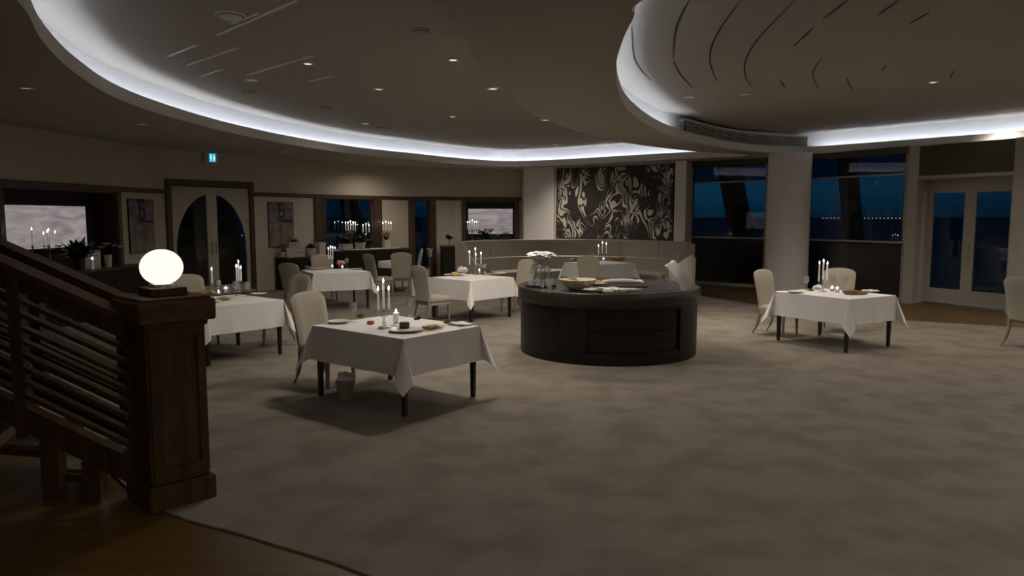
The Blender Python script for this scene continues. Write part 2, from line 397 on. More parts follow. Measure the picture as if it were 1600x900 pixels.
def screen_mat(name, seed):
    m = bpy.data.materials.new(name); m.use_nodes = True; n = m.node_tree; n.nodes.clear()
    o = n.nodes.new('ShaderNodeOutputMaterial'); e = n.nodes.new('ShaderNodeEmission'); e.inputs[1].default_value = SCREEN
    t = n.nodes.new('ShaderNodeTexCoord'); mp = n.nodes.new('ShaderNodeMapping'); mp.inputs['Scale'].default_value = (.55, 1, 2.6); mp.inputs['Location'].default_value = (seed, 0, seed)
    nz = n.nodes.new('ShaderNodeTexNoise'); nz.inputs['Scale'].default_value = 2.2; nz.inputs['Detail'].default_value = 6; nz.inputs['Distortion'].default_value = 1.2
    r = n.nodes.new('ShaderNodeValToRGB'); r.color_ramp.elements[0].position = .35; r.color_ramp.elements[0].color = (.62, .52, .56, 1)
    r.color_ramp.elements[1].position = .62; r.color_ramp.elements[1].color = (1, .90, .86, 1)
    n.links.new(t.outputs['Object'], mp.inputs[0]); n.links.new(mp.outputs[0], nz.inputs['Vector']); n.links.new(nz.outputs['Fac'], r.inputs[0])
    n.links.new(r.outputs[0], e.inputs[0]); n.links.new(e.outputs[0], o.inputs[0]); return m
def screen(label, loc, ang, u0, u1, z0, z1, y, seed):
    t = thing('light_picture', label, 'picture', loc, ang)
    M_().box(u0-.02, u1+.02, y+.01, y+.05, z0-.02, z1+.02).build('backing', MT['dark'], t)
    M_().box(u0, u1, y, y+.012, z0, z1).build('lit_panel', screen_mat('misty backlit print %d' % seed, seed), t)
    return t
As = (A[0]-.18*math.sin(ang), A[1]+.18*math.cos(ang)); Bs = (B[0]-.18*math.sin(ang), B[1]+.18*math.cos(ang))
us = lambda px: along(As, Bs, px)
screen('wide backlit misty landscape picture in the far left niche behind the candles', loc, ang, us(10), us(137), 1.33, 2.09, .18, 1)
# left wall before the photo edge
facet('wall_left', V[0], V[1], [], MT['wall'], 'left wall beyond the staircase')
facet('wall_left', (-8.7, -3), V[0], [], MT['wall'], 'left wall behind the staircase')
facet('wall_back', (13.5, -3), (-8.7, -3), [], MT['wall'], 'wall behind the viewer')
facet('wall_right', (10.35, 13.0), (12.5, 8.5), [], MT['wall'], 'right wall past the glass doors')
facet('wall_right', (12.5, 8.5), (13.5, 3), [], MT['wall'], 'right side wall outside the view')
facet('wall_right', (13.5, 3), (13.5, -3), [], MT['wall'], 'right rear wall outside the view')

def poster(label, loc, ang, u0, u1, z0, z1, seed):
    t = thing('poster', label, 'poster', loc, ang)
    um = (u0+u1)/2; zm = z0+(z1-z0)*.53; W = u1-u0; H = z1-z0
    pm = mat('poster violet print %d' % seed, (.115, .088, .098), .7, noise_=((.22, .18, .19), (3, 3, 5), 4, .42, .62))
    lm = mat('poster grey print %d' % seed, (.13, .11, .09), .7, noise_=((.25, .215, .18), (5, 3, 3), 4, .4, .6))
    M_().box(u0, u1, -.03, -.001, z0, z1).build('board', MT['dark'], t)
    M_().box(u0+.012, u1-.012, -.034, -.03, zm, z1-.012).build('upper_print', pm, t)
    M_().box(u0+.012, u1-.012, -.034, -.03, z0+.012, zm-.005).build('lower_print', lm, t)
    ink = mat('poster ink %d' % seed, (.035, .026, .028), .7)
    cx = um+.03*W; cz = zm+.27*H; s = W*.16
    m = M_(); y = -.036
    m.box(cx-s*.9, cx-s*.45, y, y+.002, cz-s*1.3, cz+s*1.5)
    m.box(cx-s*1.2, cx+s*.5, y, y+.002, cz+s*1.15, cz+s*1.6)
    for (r, c0) in ((s*.75, cz-s*.55),):
        for k in range(14):
            a = -PI*.6+k*PI*1.2/13; m.box(cx-s*.1+r*math.cos(a)-.3*s, cx-s*.1+r*math.cos(a)+.1*s, y, y+.002, c0+r*math.sin(a)-.2*s, c0+r*math.sin(a)+.2*s)
    m.build('letter_mark', ink, t)
    m = M_(); m.box(um-.1*W, u1-.06*W, y, y+.002, zm+.025*H, zm+.085*H); m.build('caption_band', ink, t)
    return t
# facet 1
A, B = V[2], V[3]; loc, ang = frame_at(A, B); u = lambda px: along(A, B, px)
L1, _ = facet('wall_left', A, B, [], MT['wall'], 'short wall panel with a tall dim poster left of the doors')
rail_trim(0, L1, loc, ang)
poster('tall dim violet and grey poster on the wall left of the arched doors', loc, ang, u(202), u(241), 1.12, 2.26, 1)
# facet 2: arched double doors
A, B = V[3], V[4]; loc, ang = frame_at(A, B); u = lambda px: along(A, B, px)
d0, d1 = u(270), u(391)
L2, _ = facet('wall_left', A, B, [(d0, d1, 0, 2.60)], MT['wall'], 'left wall holding the arched double doors')
t = struct('door_1', 'cream double doors with arched glass in a dark wood frame', 'door', loc, ang)
M_().box(d0-.13, d0, -.06, .06, 0, 2.60, bev=.01).build('frame_board', MT['trim'], t)
M_().box(d1, d1+.13, -.06, .06, 0, 2.60, bev=.01).build('frame_board', MT['trim'], t)
M_().box(d0-.13, d1+.13, -.06, .06, 2.60, 2.73, bev=.01).build('frame_board', MT['trim'], t)
dm = (d0+d1)/2
for sgn in (-1, 1):
    bmq = bmesh.new()
    wl = (d1-d0)/2; ox = dm
    outl = [(0, .02), (wl, .02), (wl, 2.58), (0, 2.58)]
    a_, zc, hz = wl*.90, 1.10, 1.32; s0 = wl*.13
    half = [(s0, .25), (a_, .25), (a_, .7)]
    for k in range(1, 24):
        th = PI*k/48; x = a_*math.cos(th); z = zc+hz*math.sin(th)
        if x > s0+.01: half.append((x, z))
    half.append((s0, zc+hz*math.sqrt(1-(s0/a_)**2)))
    def loopv(y, L): return [bmq.verts.new((ox+sgn*p[0], y, p[1])) for p in L]
    for y in (0.0, .05):
        v1 = loopv(y, outl); v2 = loopv(y, half)
        es = [bmq.edges.new((vv[i], vv[(i+1) % len(vv)])) for vv in (v1, v2) for i in range(len(vv))]
        bmesh.ops.triangle_fill(bmq, use_beauty=True, edges=es)
        if y == 0: f1, f2 = v1, v2
        else:
            for (p, q_) in ((f1, v1), (f2, v2)):
                for i in range(len(p)): bmq.faces.new((p[i], p[(i+1) % len(p)], q_[(i+1) % len(p)], q_[i]))
    bmesh.ops.recalc_face_normals(bmq, faces=bmq.faces)
    me = bpy.data.meshes.new('door_leaf'); bmq.to_mesh(me); bmq.free(); me.materials.append(MT['white'])
    lf = bpy.data.objects.new('door_leaf', me); C.objects.link(lf); lf.parent = t
    g = M_(); n = len(half); g.add([(ox+sgn*p[0], .025, p[1]) for p in half], [tuple(range(n))]); g.build('pane', MT['glass'], lf, fix=False)
    h = M_(); h.tube([(ox+sgn*.05, -.05, 1.0), (ox+sgn*.05, -.05, 1.3)], .012, 8); h.tube([(ox+sgn*.05, -.05, 1.02), (ox+sgn*.05, 0, 1.02)], .008); h.build('door_handle', MT['steel'], lf)
rail_trim(0, d0-.13, loc, ang); rail_trim(d1+.13, L2, loc, ang)
poster('tall violet and grey poster on the wall right of the arched doors', loc, ang, u(420), u(459), 1.10, 2.27, 2)
M_2 = M_().box(u(492), L2+.03, -.05, 0, 0, RAIL-.1, bev=.01).build('trim_5', MT['trim']); M_2.location = loc; M_2.rotation_euler = (0, 0, ang); tag(M_2, 'dark wooden corner post beside the flower console', None, None, 'structure')
# illuminated sign
sp = at(336, 248, 3.18)
sg = thing('restroom_sign', 'small illuminated cyan toilets sign under the ceiling above the arched doors', 'sign', (-7.0, 17.35, 3.14), .35)
M_().box(-.15, .15, -.03, .03, 0, .25, bev=.006).build('sign_case', MT['lip'], sg)
M_().box(-.045, .095, -.034, -.028, .03, .22).build('lit_panel', bright('cyan sign glow', (.03, .42, .60), .9), sg)
fg = M_()
for cx, sk in ((-.01, 0), (.06, 1)):
    fg.lathe([(0, 0), (.012, 0), (.012, .006), (0, .006)], 10, Matrix.Translation((cx, -.036, .195)) @ Matrix.Rotation(PI/2, 4, 'X'))
    if sk: fg.add([(cx-.012, -.037, .175), (cx+.012, -.037, .175), (cx+.026, -.037, .09), (cx-.026, -.037, .09)], [(0, 1, 2, 3)])
    else: fg.add([(cx-.02, -.037, .175), (cx+.02, -.037, .175), (cx+.014, -.037, .09), (cx-.014, -.037, .09)], [(0, 1, 2, 3)])
    fg.box(cx-.012, cx-.003, -.038, -.036, .04, .09); fg.box(cx+.003, cx+.012, -.038, -.036, .04, .09)
fg.build('figures', bright('sign figures', (.45, .95, 1), 1.1), sg, fix=False)
M_().tube([(0, 0, .25), (0, 0, .27)], .01).build('mount', MT['steel'], sg)
sg.location.z = CEIL-.27
# facet 3: window over flower console
A, B = V[4], V[5]; loc, ang = frame_at(A, B); u = lambda px: along(A, B, px)
w0, w1 = u(509), u(584)
L3, _ = facet('wall_far', A, B, [(w0, w1, 1.0, 2.38)], MT['wall'], 'far wall with the window above the flower console')
rail_trim(0, L3, loc, ang)
def framed_window(name, label, loc, ang, w0, w1, z0, z1, fw, fwr=None):
    t = struct(name, label, 'window', loc, ang); fwr = fwr or fw
    for (a, b, c, d) in ((w0-fw, w0, 0 if z0 < .5 else z0-.05, RAIL-.02), (w1, w1+fwr, 0 if z0 < .5 else z0-.05, RAIL-.02), (w0, w1, z1, RAIL-.1), (w0, w1, z0-.05, z0)):
        if d > c: M_().box(a, b, -.055, .12, c, d, bev=.008).build('frame_board', MT['trim'], t)
    M_().box(w0, w1, .08, .09, z0, z1).build('pane', MT['glass'], t)
    return t
framed_window('window_1', 'dark wood framed window above the flower console', loc, ang, w0, w1, 1.0, 2.38, .12, .30)
# facet 4: narrow window
A, B = V[5], V[6]; loc, ang = frame_at(A, B); u = lambda px: along(A, B, px)
w0, w1 = u(648), u(672)
L4, _ = facet('wall_far', A, B, [(w0, w1, .35, 2.36)], MT['wall'], 'far wall facet with the narrow window')
rail_trim(0, L4, loc, ang)
framed_window('window_2', 'narrow dark wood framed window beside the ice bucket', loc, ang, w0, w1, .35, 2.36, .2)
# facet 5: niche with picture
A, B = V[6], V[7]; loc, ang = frame_at(A, B); u = lambda px: along(A, B, px)
n0, n1 = u(728), u(805)
L5, _ = facet('wall_far', A, B, [(n0, n1, .9, 2.38)], MT['wall'], 'far wall with the framed niche left of the pier')
rail_trim(0, L5, loc, ang)
niche('trim_6', 'dark wood frame and recess of the far niche', loc, ang, n0, n1, .9, 2.38, .2, .13)
As = (A[0]-.12*math.sin(ang), A[1]+.12*math.cos(ang)); Bs = (B[0]-.12*math.sin(ang), B[1]+.12*math.cos(ang))
screen('small backlit misty landscape picture in the far niche behind the lilies', loc, ang, along(As, Bs, 732), along(As, Bs, 801), 1.33, 2.14, .12, 5)
# pier, mural wall
pr_ = M_().prism([(.3, 24.2), (.38, 23.4), (1.28, 22.62), (1.5, 23.3)], 0, CEIL+.02).build('wall_far', MT['column']); tag(pr_, 'pale plaster pier left of the mural', None, None, 'structure')
MA, MB = Vector((1.30, 22.55)), Vector((4.52, 20.32))
mid = (MA+MB)/2; nrm = Vector((MB.y-MA.y, -(MB.x-MA.x))).normalized()
def muralpt(s, off=0):
    # gently concave wall
    p = MA.lerp(MB, s); bow = .35*4*s*(1-s)
    return p-nrm*bow*0+Vector((-nrm.x, -nrm.y))*0 + (-nrm)*(bow if nrm.y < 0 else -bow)+nrm*off
def curved_panel(m, s0, s1, z0, z1, o0, o1, n=16):
    vs = []; fs = []
    for i in range(n+1):
        s = s0+(s1-s0)*i/n
        for off in (o0, o1):
            p = muralpt(s, off); vs += [(p.x, p.y, z0), (p.x, p.y, z1)]
    for i in range(n):
        a = 4*i; fs += [(a, a+4, a+5, a+1), (a+2, a+3, a+7, a+6), (a+1, a+5, a+7, a+3), (a, a+2, a+6, a+4)]
    fs += [(0, 1, 3, 2), (4*n, 4*n+2, 4*n+3, 4*n+1)]
    m.add(vs, fs)
m = M_(); curved_panel(m, 0, 1, 0, CEIL+.02, 0, -.2); tag(m.build('wall_far', MT['wall']), 'gently curved wall behind the sofa and mural', None, None, 'structure')
def mural_mat():
    m = mat('swirling figure mural', (.02, .012, .006), .6); n = m.node_tree; p = n.nodes['Principled BSDF']
    t = n.nodes.new('ShaderNodeTexCoord'); mp = n.nodes.new('ShaderNodeMapping'); mp.inputs['Scale'].default_value = (1.0, 1.0, .62)
    mp.inputs['Rotation'].default_value = (0, .3, 0)
    w1 = n.nodes.new('ShaderNodeTexNoise'); w1.inputs['Scale'].default_value = 1.6; w1.inputs['Detail'].default_value = 1
    sc = n.nodes.new('ShaderNodeVectorMath'); sc.operation = 'MULTIPLY_ADD'; sc.inputs[1].default_value = (.95, .95, .95)
    n1 = n.nodes.new('ShaderNodeTexNoise'); n1.inputs['Scale'].default_value = 2.0; n1.inputs['Detail'].default_value = .6; n1.inputs['Distortion'].default_value = .9
    mul = n.nodes.new('ShaderNodeMath'); mul.operation = 'MULTIPLY'; mul.inputs[1].default_value = 8.5
    sn = n.nodes.new('ShaderNodeMath'); sn.operation = 'FRACT'
    n2 = n.nodes.new('ShaderNodeTexNoise'); n2.inputs['Scale'].default_value = 3.2; n2.inputs['Detail'].default_value = 0
    th = n.nodes.new('ShaderNodeMapRange'); th.inputs['From Min'].default_value = .35; th.inputs['From Max'].default_value = .65; th.inputs['To Min'].default_value = .02; th.inputs['To Max'].default_value = .58
    lt = n.nodes.new('ShaderNodeMath'); lt.operation = 'LESS_THAN'
    mx = n.nodes.new('ShaderNodeMix'); mx.data_type = 'RGBA'; mx.inputs['A'].default_value = (.017, .010, .006, 1); mx.inputs['B'].default_value = (.48, .445, .39, 1)
    L = n.links.new
    L(t.outputs['Object'], mp.inputs[0]); L(mp.outputs[0], w1.inputs['Vector']); L(w1.outputs['Color'], sc.inputs[0]); L(mp.outputs[0], sc.inputs[2])
    L(sc.outputs[0], n1.inputs['Vector']); L(mp.outputs[0], n2.inputs['Vector']); L(n1.outputs['Fac'], mul.inputs[0]); L(mul.outputs[0], sn.inputs[0])
    L(n2.outputs['Fac'], th.inputs['Value']); L(sn.outputs[0], lt.inputs[0]); L(th.outputs[0], lt.inputs[1]); L(lt.outputs[0], mx.inputs['Factor']); L(mx.outputs['Result'], p.inputs['Base Color'])
    return m
t = thing('mural_panel', 'large dark brown mural with pale swirling figures above the curved sofa', 'mural')
# world-space panel parts
m = M_(); curved_panel(m, .018, .978, 1.22, 3.345, .002, .05); m.build('mural_frame', MT['dark'], t)
m = M_(); curved_panel(m, .026, .970, 1.26, 3.325, .045, .056); m.build('painted_panel', mural_mat(), t)
# right facade
P0, P1, P2, P3 = (5.0, 20.75), (6.62, 19.2), (7.30, 18.35), (8.62, 16.15)
m = M_().prism([(4.45, 20.25), (4.7, 20.05), (5.02, 20.7), (5.1, 21.4), (4.6, 21.4)], 0, CEIL+.02); tag(m.build('wall_right', MT['column']), 'narrow plaster pier right of the mural', None, None, 'structure')
def facade_window(name, label, A, B):
    loc, ang = frame_at(A, B); L = math.hypot(B[0]-A[0], B[1]-A[1])
    t = struct(name, label, 'window', loc, ang)
    for a in (0, L-.06): M_().box(a, a+.06, -.02, .10, 0, CEIL).build('frame_upright', MT['white'], t)
    M_().box(0, L, -.03, .10, .02, .10).build('bottom_rail', MT['white'], t)
    M_().box(0, L, -.01, .09, 1.27, 1.30).build('frame_rail', MT['dark'], t)
    M_().box(-.03, L+.02, -.09, .05, 1.305, 1.345, bev=.008).build('window_sill', MT['white'], t)
    M_().box(0, L, -.02, .08, 2.80, 2.84).build('transom_bar', MT['white'], t)
    M_().box(-.02, L, -.10, .06, 3.26, CEIL+.01).build('blind_cassette', MT['blind'], t)
    M_().box(.06, L-.06, .03, .04, .10, 1.28).build('pane', MT['lower'], t)
    M_().box(.06, L-.06, .03, .04, 1.33, 2.80).build('pane', MT['glass'], t)
    M_().box(.06, L-.06, .03, .04, 2.84, 3.27).build('pane', MT['tint'], t)
    return t
facade_window('window_3', 'tall three-part window left of the round column', P0, P1)
facade_window('window_4', 'tall three-part window right of the round column', P2, P3)
m = M_(); m.lathe([(.50, 0), (.50, CEIL+.01)], 48); tag(m.build('wall_right', MT['column'], smooth=True, loc=(6.72, 18.0, 0)), 'large round white column between the tall windows', None, None, 'structure')
m = M_().prism([(P1[0], P1[1]), (P2[0], P2[1]), (P2[0]+.2, P2[1]+.2), (P1[0]+.2, P1[1]+.2)], 0, CEIL); tag(m.build('wall_right', MT['column']), 'wall behind the round column', None, None, 'structure')
D0, D1 = (9.12, 16.35), (10.02, 14.58)
m = M_().prism([(8.58, 16.12), (8.72, 15.95), (8.90, 16.08), (8.95, 16.22), (9.05, 16.18), (9.14, 16.32), (9.14, 16.6), (8.6, 16.3)], 0, CEIL); tag(m.build('wall_right', MT['white']), 'white stepped pier between the window and glass doors', None, None, 'structure')
m = M_().prism([(9.66, 14.32), (9.80, 14.02), (10.4, 12.95), (10.7, 13.2), (10.3, 14.5), (10.02, 14.60)], 0, CEIL); tag(m.build('wall_right', MT['white']), 'white pier right of the glass doors', None, None, 'structure')
loc, ang = frame_at(D0, D1); L = math.hypot(D1[0]-D0[0], D1[1]-D0[1])
t = struct('door_2', 'white framed glass double doors at the right', 'door', loc, ang)
M_().box(0, .07, -.04, .1, 0, 2.56).build('frame_upright', MT['white'], t); M_().box(L-.07, L, -.04, .1, 0, 2.56).build('frame_upright', MT['white'], t)
M_().box(0, L, -.04, .1, 2.56, 2.78).build('frame_head', MT['white'], t); M_().box(0, L, -.03, .1, 0, .03).build('threshold', MT['steel'], t)
for k in range(2):
    a = .07+k*(L-.14)/2; b = a+(L-.14)/2
    lf = M_(); lf.box(a, a+.12, 0, .05, .03, 2.56); lf.box(b-.12, b, 0, .05, .03, 2.56); lf.box(a+.12, b-.12, 0, .05, .03, .34); lf.box(a+.12, b-.12, 0, .05, 2.40, 2.56)
    lfo = lf.build('door_leaf', MT['white'], t); M_().box(a+.12, b-.12, .02, .03, .34, 2.40).build('pane', MT['glass'], lfo)
    if k: M_().tube([(a+.05, -.05, 1.0), (a+.05, -.05, 1.32)], .011, 8).tube([(a+.05, -.05, 1.02), (a+.05, .0, 1.02)], .008).tube([(a+.05, -.05, 1.3), (a+.05, .0, 1.3)], .008).build('door_handle', MT['steel'], lfo)
# dark fabric header over the doors with white strip below
HA, HB = (8.72, 16.0), (9.95, 13.9)
loc, ang = frame_at(HA, HB); L = math.hypot(HB[0]-HA[0], HB[1]-HA[1])
M_h = M_().box(0, L+3, 0, .08, 2.76, CEIL-.005).build('trim_7', MT['blind']); M_h.location = loc; M_h.rotation_euler = (0, 0, ang); tag(M_h, 'dark fabric header panel above the glass doors', None, None, 'structure')
M_h = M_().box(0, L+3, -.03, .45, 2.69, 2.76).build('trim_8', MT['white']); M_h.location = loc; M_h.rotation_euler = (0, 0, ang); tag(M_h, 'white strip under the dark header panel', None, None, 'structure')

# ------------------------------------------------------------------ outside
m = M_(); m.box(-12000, 12000, 30, 14000, -21, -20); tag(m.build('sea', MT['sea']), 'dark night sea outside the windows', None, None, 'structure')
for k, px in enumerate([1195]+[1286+i*6 for i in range(5)]+[1345+i*6.1 for i in range(12)]):
    d = 4000; py = 341 if k else 340
    r = 1.7 if k else 3.2
    p = at(px, py, -10); dirv = (p-Vector((0, 0, CH))).normalized()*d
    o = M_().blob(r, r, r, amp=0, n=8, m=5).build('shore_light', MT['shore'], loc=Vector((0, 0, CH))+dirv)
    tag(o, 'tiny light on the far shore beyond the right window' if k else 'single brighter shore light beside the left edge of the column', 'light', 'row of far shore lights' if k else None)
def beam(label, x0, y0, x1, y1, wd=.55, dep=.6):
    m = M_(); t = Vector((x0, y0, 3.9)); b = Vector((x1, y1, -.4)); vs = []
    for p in (b, t):
        for (i, j) in ((-wd/2, -dep/2), (wd/2, -dep/2), (wd/2, dep/2), (-wd/2, dep/2)): vs.append((p.x+i, p.y+j, p.z))
    m.add(vs, [(3, 2, 1, 0), (4, 5, 6, 7), (0, 1, 5, 4), (1, 2, 6, 5), (2, 3, 7, 6), (3, 0, 4, 7)])
    tag(m.build('leaning_beam', MT['rust']), label, 'beam')
beam('leaning weathered beam outside the window left of the column', 6.27, 21.9, 7.19, 21.9)
beam('leaning weathered beam outside the window right of the column', 8.56, 19.2, 9.12, 19.2, .36, .4)
beam('thick added beam blacking out the left leaf of the arched doors', -8.4, 19.2, -7.6, 19.2, 1.5)  # unseen beam added to block the sky so this glass looks black
beam('leaning beam outside the window above the flower console', -5.7, 24.6, -4.9, 24.6, .5)

# ------------------------------------------------------------------ ceiling fittings
def disc(name, label, cat, px, py, z, r, mt, lens=None, group=None, strength=None):
    p = at(px, py, z); t = thing(name, label, cat, (p.x, p.y, z), 0, group)
    if lens:
        M_().lathe([(r*.62, -.012), (r, -.010), (r, 0), (r*.62, 0)], 20, closed=False).build('trim_ring', mt, t, smooth=True, fix=False)
        M_().lathe([(0, -.006), (r*.62, -.006), (r*.62, 0)], 20).build('lens', lens, t)
    else:
        M_().lathe([(0, -.05), (r*.55, -.05), (r*.75, -.03), (r, -.012), (r, 0)], 24).build('cover', mt, t, smooth=True)
        M_().lathe([(r*.80, -.028), (r*.86, -.024), (r*.86, -.020), (r*.80, -.022)], 24, closed=False).build('rim', MT['dark'], t, fix=False)
    return t
dl = [(481, 99, UP), (708, 93, UP), (592, 139, UP), (770, 138, CEIL), (852, 187, CEIL), (707, 182, UP), (571, 193, UP), (739, 225, UP), (445, 237, CEIL), (603, 253, CEIL), (1458, 128, UP), (1562, 178, UP), (868, 226, UP)]
where = ['in the left recess, nearest the camera on the left', 'in the left recess, nearest the middle of the room', 'in the left recess, third from the camera', 'on the soffit edge, upper of two between the recesses', 'on the soffit edge, lower of two between the recesses', 'in the left recess, far middle one', 'in the left recess, far one near the bright cove', 'in the left recess, farthest near the cove', 'on the lower soffit left of the recess lip', 'on the lower soffit above the far wall', 'in the right recess, nearest the camera', 'in the right recess by the right photo edge', 'in the left recess, far end before the mural']
wts = [.15, .9, .8, 1.6, 2.3, 1.3, .6, 2.0, .1, .7, 1.8, 1.4, 4.0]
for (x, y, z), wv, wt in zip(dl, where, wts):
    if (x, y) == (770, 138): z = CEIL
    t = disc('downlight', 'small lit recessed downlight '+wv, 'downlight', x, y, z, .085, MT['lip'], MT['spot'], 'small round ceiling downlights')
    near_cove = (x, y) in ((739, 225), (868, 226), (1562, 178), (445, 237))
    ld = bpy.data.lights.new('downlight_beam', 'SPOT'); ld.energy = SPOT_W*wt; ld.color = (1, .90, .78); ld.spot_size = 2.3 if near_cove else 2.9; ld.spot_blend = 1 if near_cove else .7; ld.shadow_soft_size = .12
    lo = bpy.data.objects.new('downlight_beam', ld); C.objects.link(lo); lo.parent = t; lo.location = (0, 0, -.03)
for k, (x, y, z) in enumerate([(3.2, 2.9, UP-.5), (6.2, 3.0, UP-.5), (9.5, 3.2, UP-.5), (12.2, 6.5, UP-.5), (.2, 1.8, UP-.5), (-4.5, 1.8, UP-.5), (8.5, 8.2, UP), (9.8, 11, UP), (5.6, 5.2, UP), (5, -1.8, UP-.5), (1.5, -2, UP-.5)]):  # unseen lamps added to brighten carpet and cloths
    t = thing('downlight', 'added downlight in the ceiling out of view, brightening the room', 'downlight', (x, y, z), 0, 'added downlights out of view')
    M_().lathe([(.053, -.012), (.085, -.010), (.085, 0), (.053, 0)], 20, closed=False).build('trim_ring', MT['lip'], t, smooth=True, fix=False)
    M_().lathe([(0, -.006), (.053, -.006), (.053, 0)], 20).build('lens', MT['spot'], t)
    ld = ld.copy(); ld.spot_size = 2.9; ld.spot_blend = .7; ld.energy = SPOT_W*[.3, .3, .4, .5, .3, .1, 1.5, 1.5, 1.5, 2.4, 2.4][k]
    lo = bpy.data.objects.new('downlight_beam', ld); C.objects.link(lo); lo.parent = t; lo.location = (0, 0, -.03)
for (x, y, z), wv in zip([(1163, 147, UP), (1077, 152, UP), (40, 137, CEIL), (222, 194, CEIL), (393, 125, UP)], ['right recess, near its left end', 'right recess, by the grille', 'lower soffit at far left', 'lower soffit left of the lip', 'left recess, next to the dark vents']):
    t = disc('downlight', 'small faint round downlight on the '+wv, 'downlight', x, y, z, .09, MT['lip'], MT['spotdim'], 'small round ceiling downlights')
    if x > 1000:
        ld = ld.copy(); ld.energy = SPOT_W*(2.4 if x > 1100 else 1.8); ld.spot_size = 1.9 if x < 1100 else 2.4; ld.spot_blend = 1
        lo = bpy.data.objects.new('downlight_beam', ld); C.objects.link(lo); lo.parent = t; lo.location = (0, 0, -.03)
disc('ceiling_speaker', 'round white ceiling speaker in the left recess near the camera', 'speaker', 360, 22, UP, .15, MT['lip'])
disc('ceiling_speaker', 'round grey ceiling speaker in the left recess at its middle', 'speaker', 655, 47, UP, .12, MT['ceiling'])
disc('air_vent', 'small dark round vent in the left recess, nearer one', 'vent', 390, 143, UP, .13, MT['ceiling'])
disc('air_vent', 'small dark round vent in the left recess, middle one', 'vent', 510, 168, UP, .15, MT['ceiling'])
disc('air_vent', 'small dark round vent in the left recess, farthest one', 'vent', 598, 199, UP, .2, MT['ceiling'])
gA, gB = at(0, 196, CEIL), at(198, 220, CEIL); d = (gB-gA); gl = thing('wall_grille', 'long narrow dark air slot along the ceiling at far left', 'grille', (gA.x, gA.y, CEIL), math.atan2(d.y, d.x))
M_().box(0, d.length, .25, .31, -.008, 0).build('slot', MT['dark'], gl); M_().box(0, d.length, .22, .25, -.016, 0).build('slot_frame', MT['ceiling'], gl)

# ------------------------------------------------------------------ staircase
N0 = Vector((-2.32, 4.86, 0))
nw = thing('newel_post', 'massive square dark wood newel post carrying the glowing globe', 'newel post', (-2.30, 4.82, 0), math.radians(47))
def sq(m, h, z0, z1, bev=.012): m.box(-h, h, -h, h, z0, z1, bev=bev)
m = M_(); sq(m, .215, 0, .17); m.build('plinth', MT['rail'], nw)
m = M_(); sq(m, .19, .17, .20); sq(m, .175, .19, 1.22, .01); m.build('shaft', MT['rail'], nw)
for k in range(4):
    R = Matrix.Rotation(k*PI/2, 4, 'Z'); m = M_()
    m.box(-.175, -.13, -.19, -.172, .2, 1.2, R); m.box(.13, .175, -.19, -.172, .2, 1.2, R); m.box(-.13, .13, -.19, -.172, .2, .27, R); m.box(-.13, .13, -.19, -.172, 1.13, 1.2, R)
    m.build('shaft_panel', MT['rail'], nw)
m = M_(); sq(m, .205, 1.19, 1.235, .01); sq(m, .245, 1.225, 1.365, .012); m.build('cap', MT['rail_cap'], nw)
m = M_(); sq(m, .222, 1.36, 1.383, .008); m.build('cap_top', MT['rail_cap'], nw)
gp = thing('globe_lamp', 'glowing white glass globe lamp on the newel post', 'lamp', (-2.30, 4.82, 1.383), math.radians(47))
m = M_(); sq(m, .115, 0, .055, .006); m.build('lamp_base', MT['rail'], gp)
M_().lathe([(0, .055), (.09, .055), (.09, .062), (.075, .062), (.07, .075), (0, .075)], 28).build('lamp_collar', MT['steel'], gp, smooth=True)
M_().blob(.132, .132, .118, c=(0, 0, .185), amp=0, n=40, m=24).build('lamp_shade', MT['globe'], gp, smooth=True)

dv = Vector((-.71, .15, .27)); hd = Vector((dv.x, dv.y, 0)).normalized(); side = Vector((hd.y, -hd.x, 0))
def bar(m, P, Q, w, h, up=Vector((0, 0, 1))):
    """box bar: top centre line P-Q, w wide, h deep"""
    d = (Q-P).normalized(); s = Vector((d.y, -d.x, 0)).normalized()*w/2; vs = []
    for p in (P, Q): vs += [p-s-up*h, p+s-up*h, p+s, p-s]
    m.add(vs, [(0, 1, 2, 3), (7, 6, 5, 4), (0, 4, 5, 1), (1, 5, 6, 2), (2, 6, 7, 3), (3, 7, 4, 0)])
def balustrade(label, base, run, posts, endpost):
    t = thing('balustrade', label, 'balustrade', base, 0)
    o = Vector((0, 0, 0)); sl = dv/ dv.xy.length; E = sl*run
    top = Vector((0, 0, 1.28))
    m = M_(); bar(m, top+o, top+E, .13, .05); m.build('handrail', MT['rail_cap'], t)
    m = M_(); bar(m, top-Vector((0, 0, .05)), top+E-Vector((0, 0, .05)), .06, .12); m.build('rail_board', MT['rail'], t)
    for k in range(8):
        z = Vector((0, 0, 1.06-k*.092)); m = M_(); bar(m, o+z, E+z, .045, .030); m.build('slat', MT['rail_cap'] if 0 else MT['rail'], t)
    m = M_(); z = Vector((0, 0, .33)); bar(m, o+z, E+z, .07, .18); m.build('stringer', MT['rail'], t)
    for s_ in posts:
        p = sl*s_; m = M_(); m.box(p.x-.04, p.x+.04, p.y-.04, p.y+.04, p.z+.10, p.z+1.2); m.build('baluster_post', MT['rail'], t)
    if endpost:
        m = M_(); m.box(-.07, .07, -.07, .07, 0, 1.30, bev=.01); m.build('end_post', MT['rail'], t)
    return t
B0 = Vector((-2.50, 4.72, 0)); balustrade('near dark slatted wooden stair balustrade rising left from the newel post', B0, 4.2, (.83, 1.75, 2.7, 3.6), False)
B1 = Vector((-2.98, 5.66, 0)); balustrade('far dark slatted wooden stair balustrade behind the near one', B1, 4.2, (.83, 1.75, 2.7, 3.6), True)
st = thing('stair_flight', 'open flight of carpeted wooden stair treads between the balustrades', 'stairs', (0, 0, 0))
sl = dv/dv.xy.length
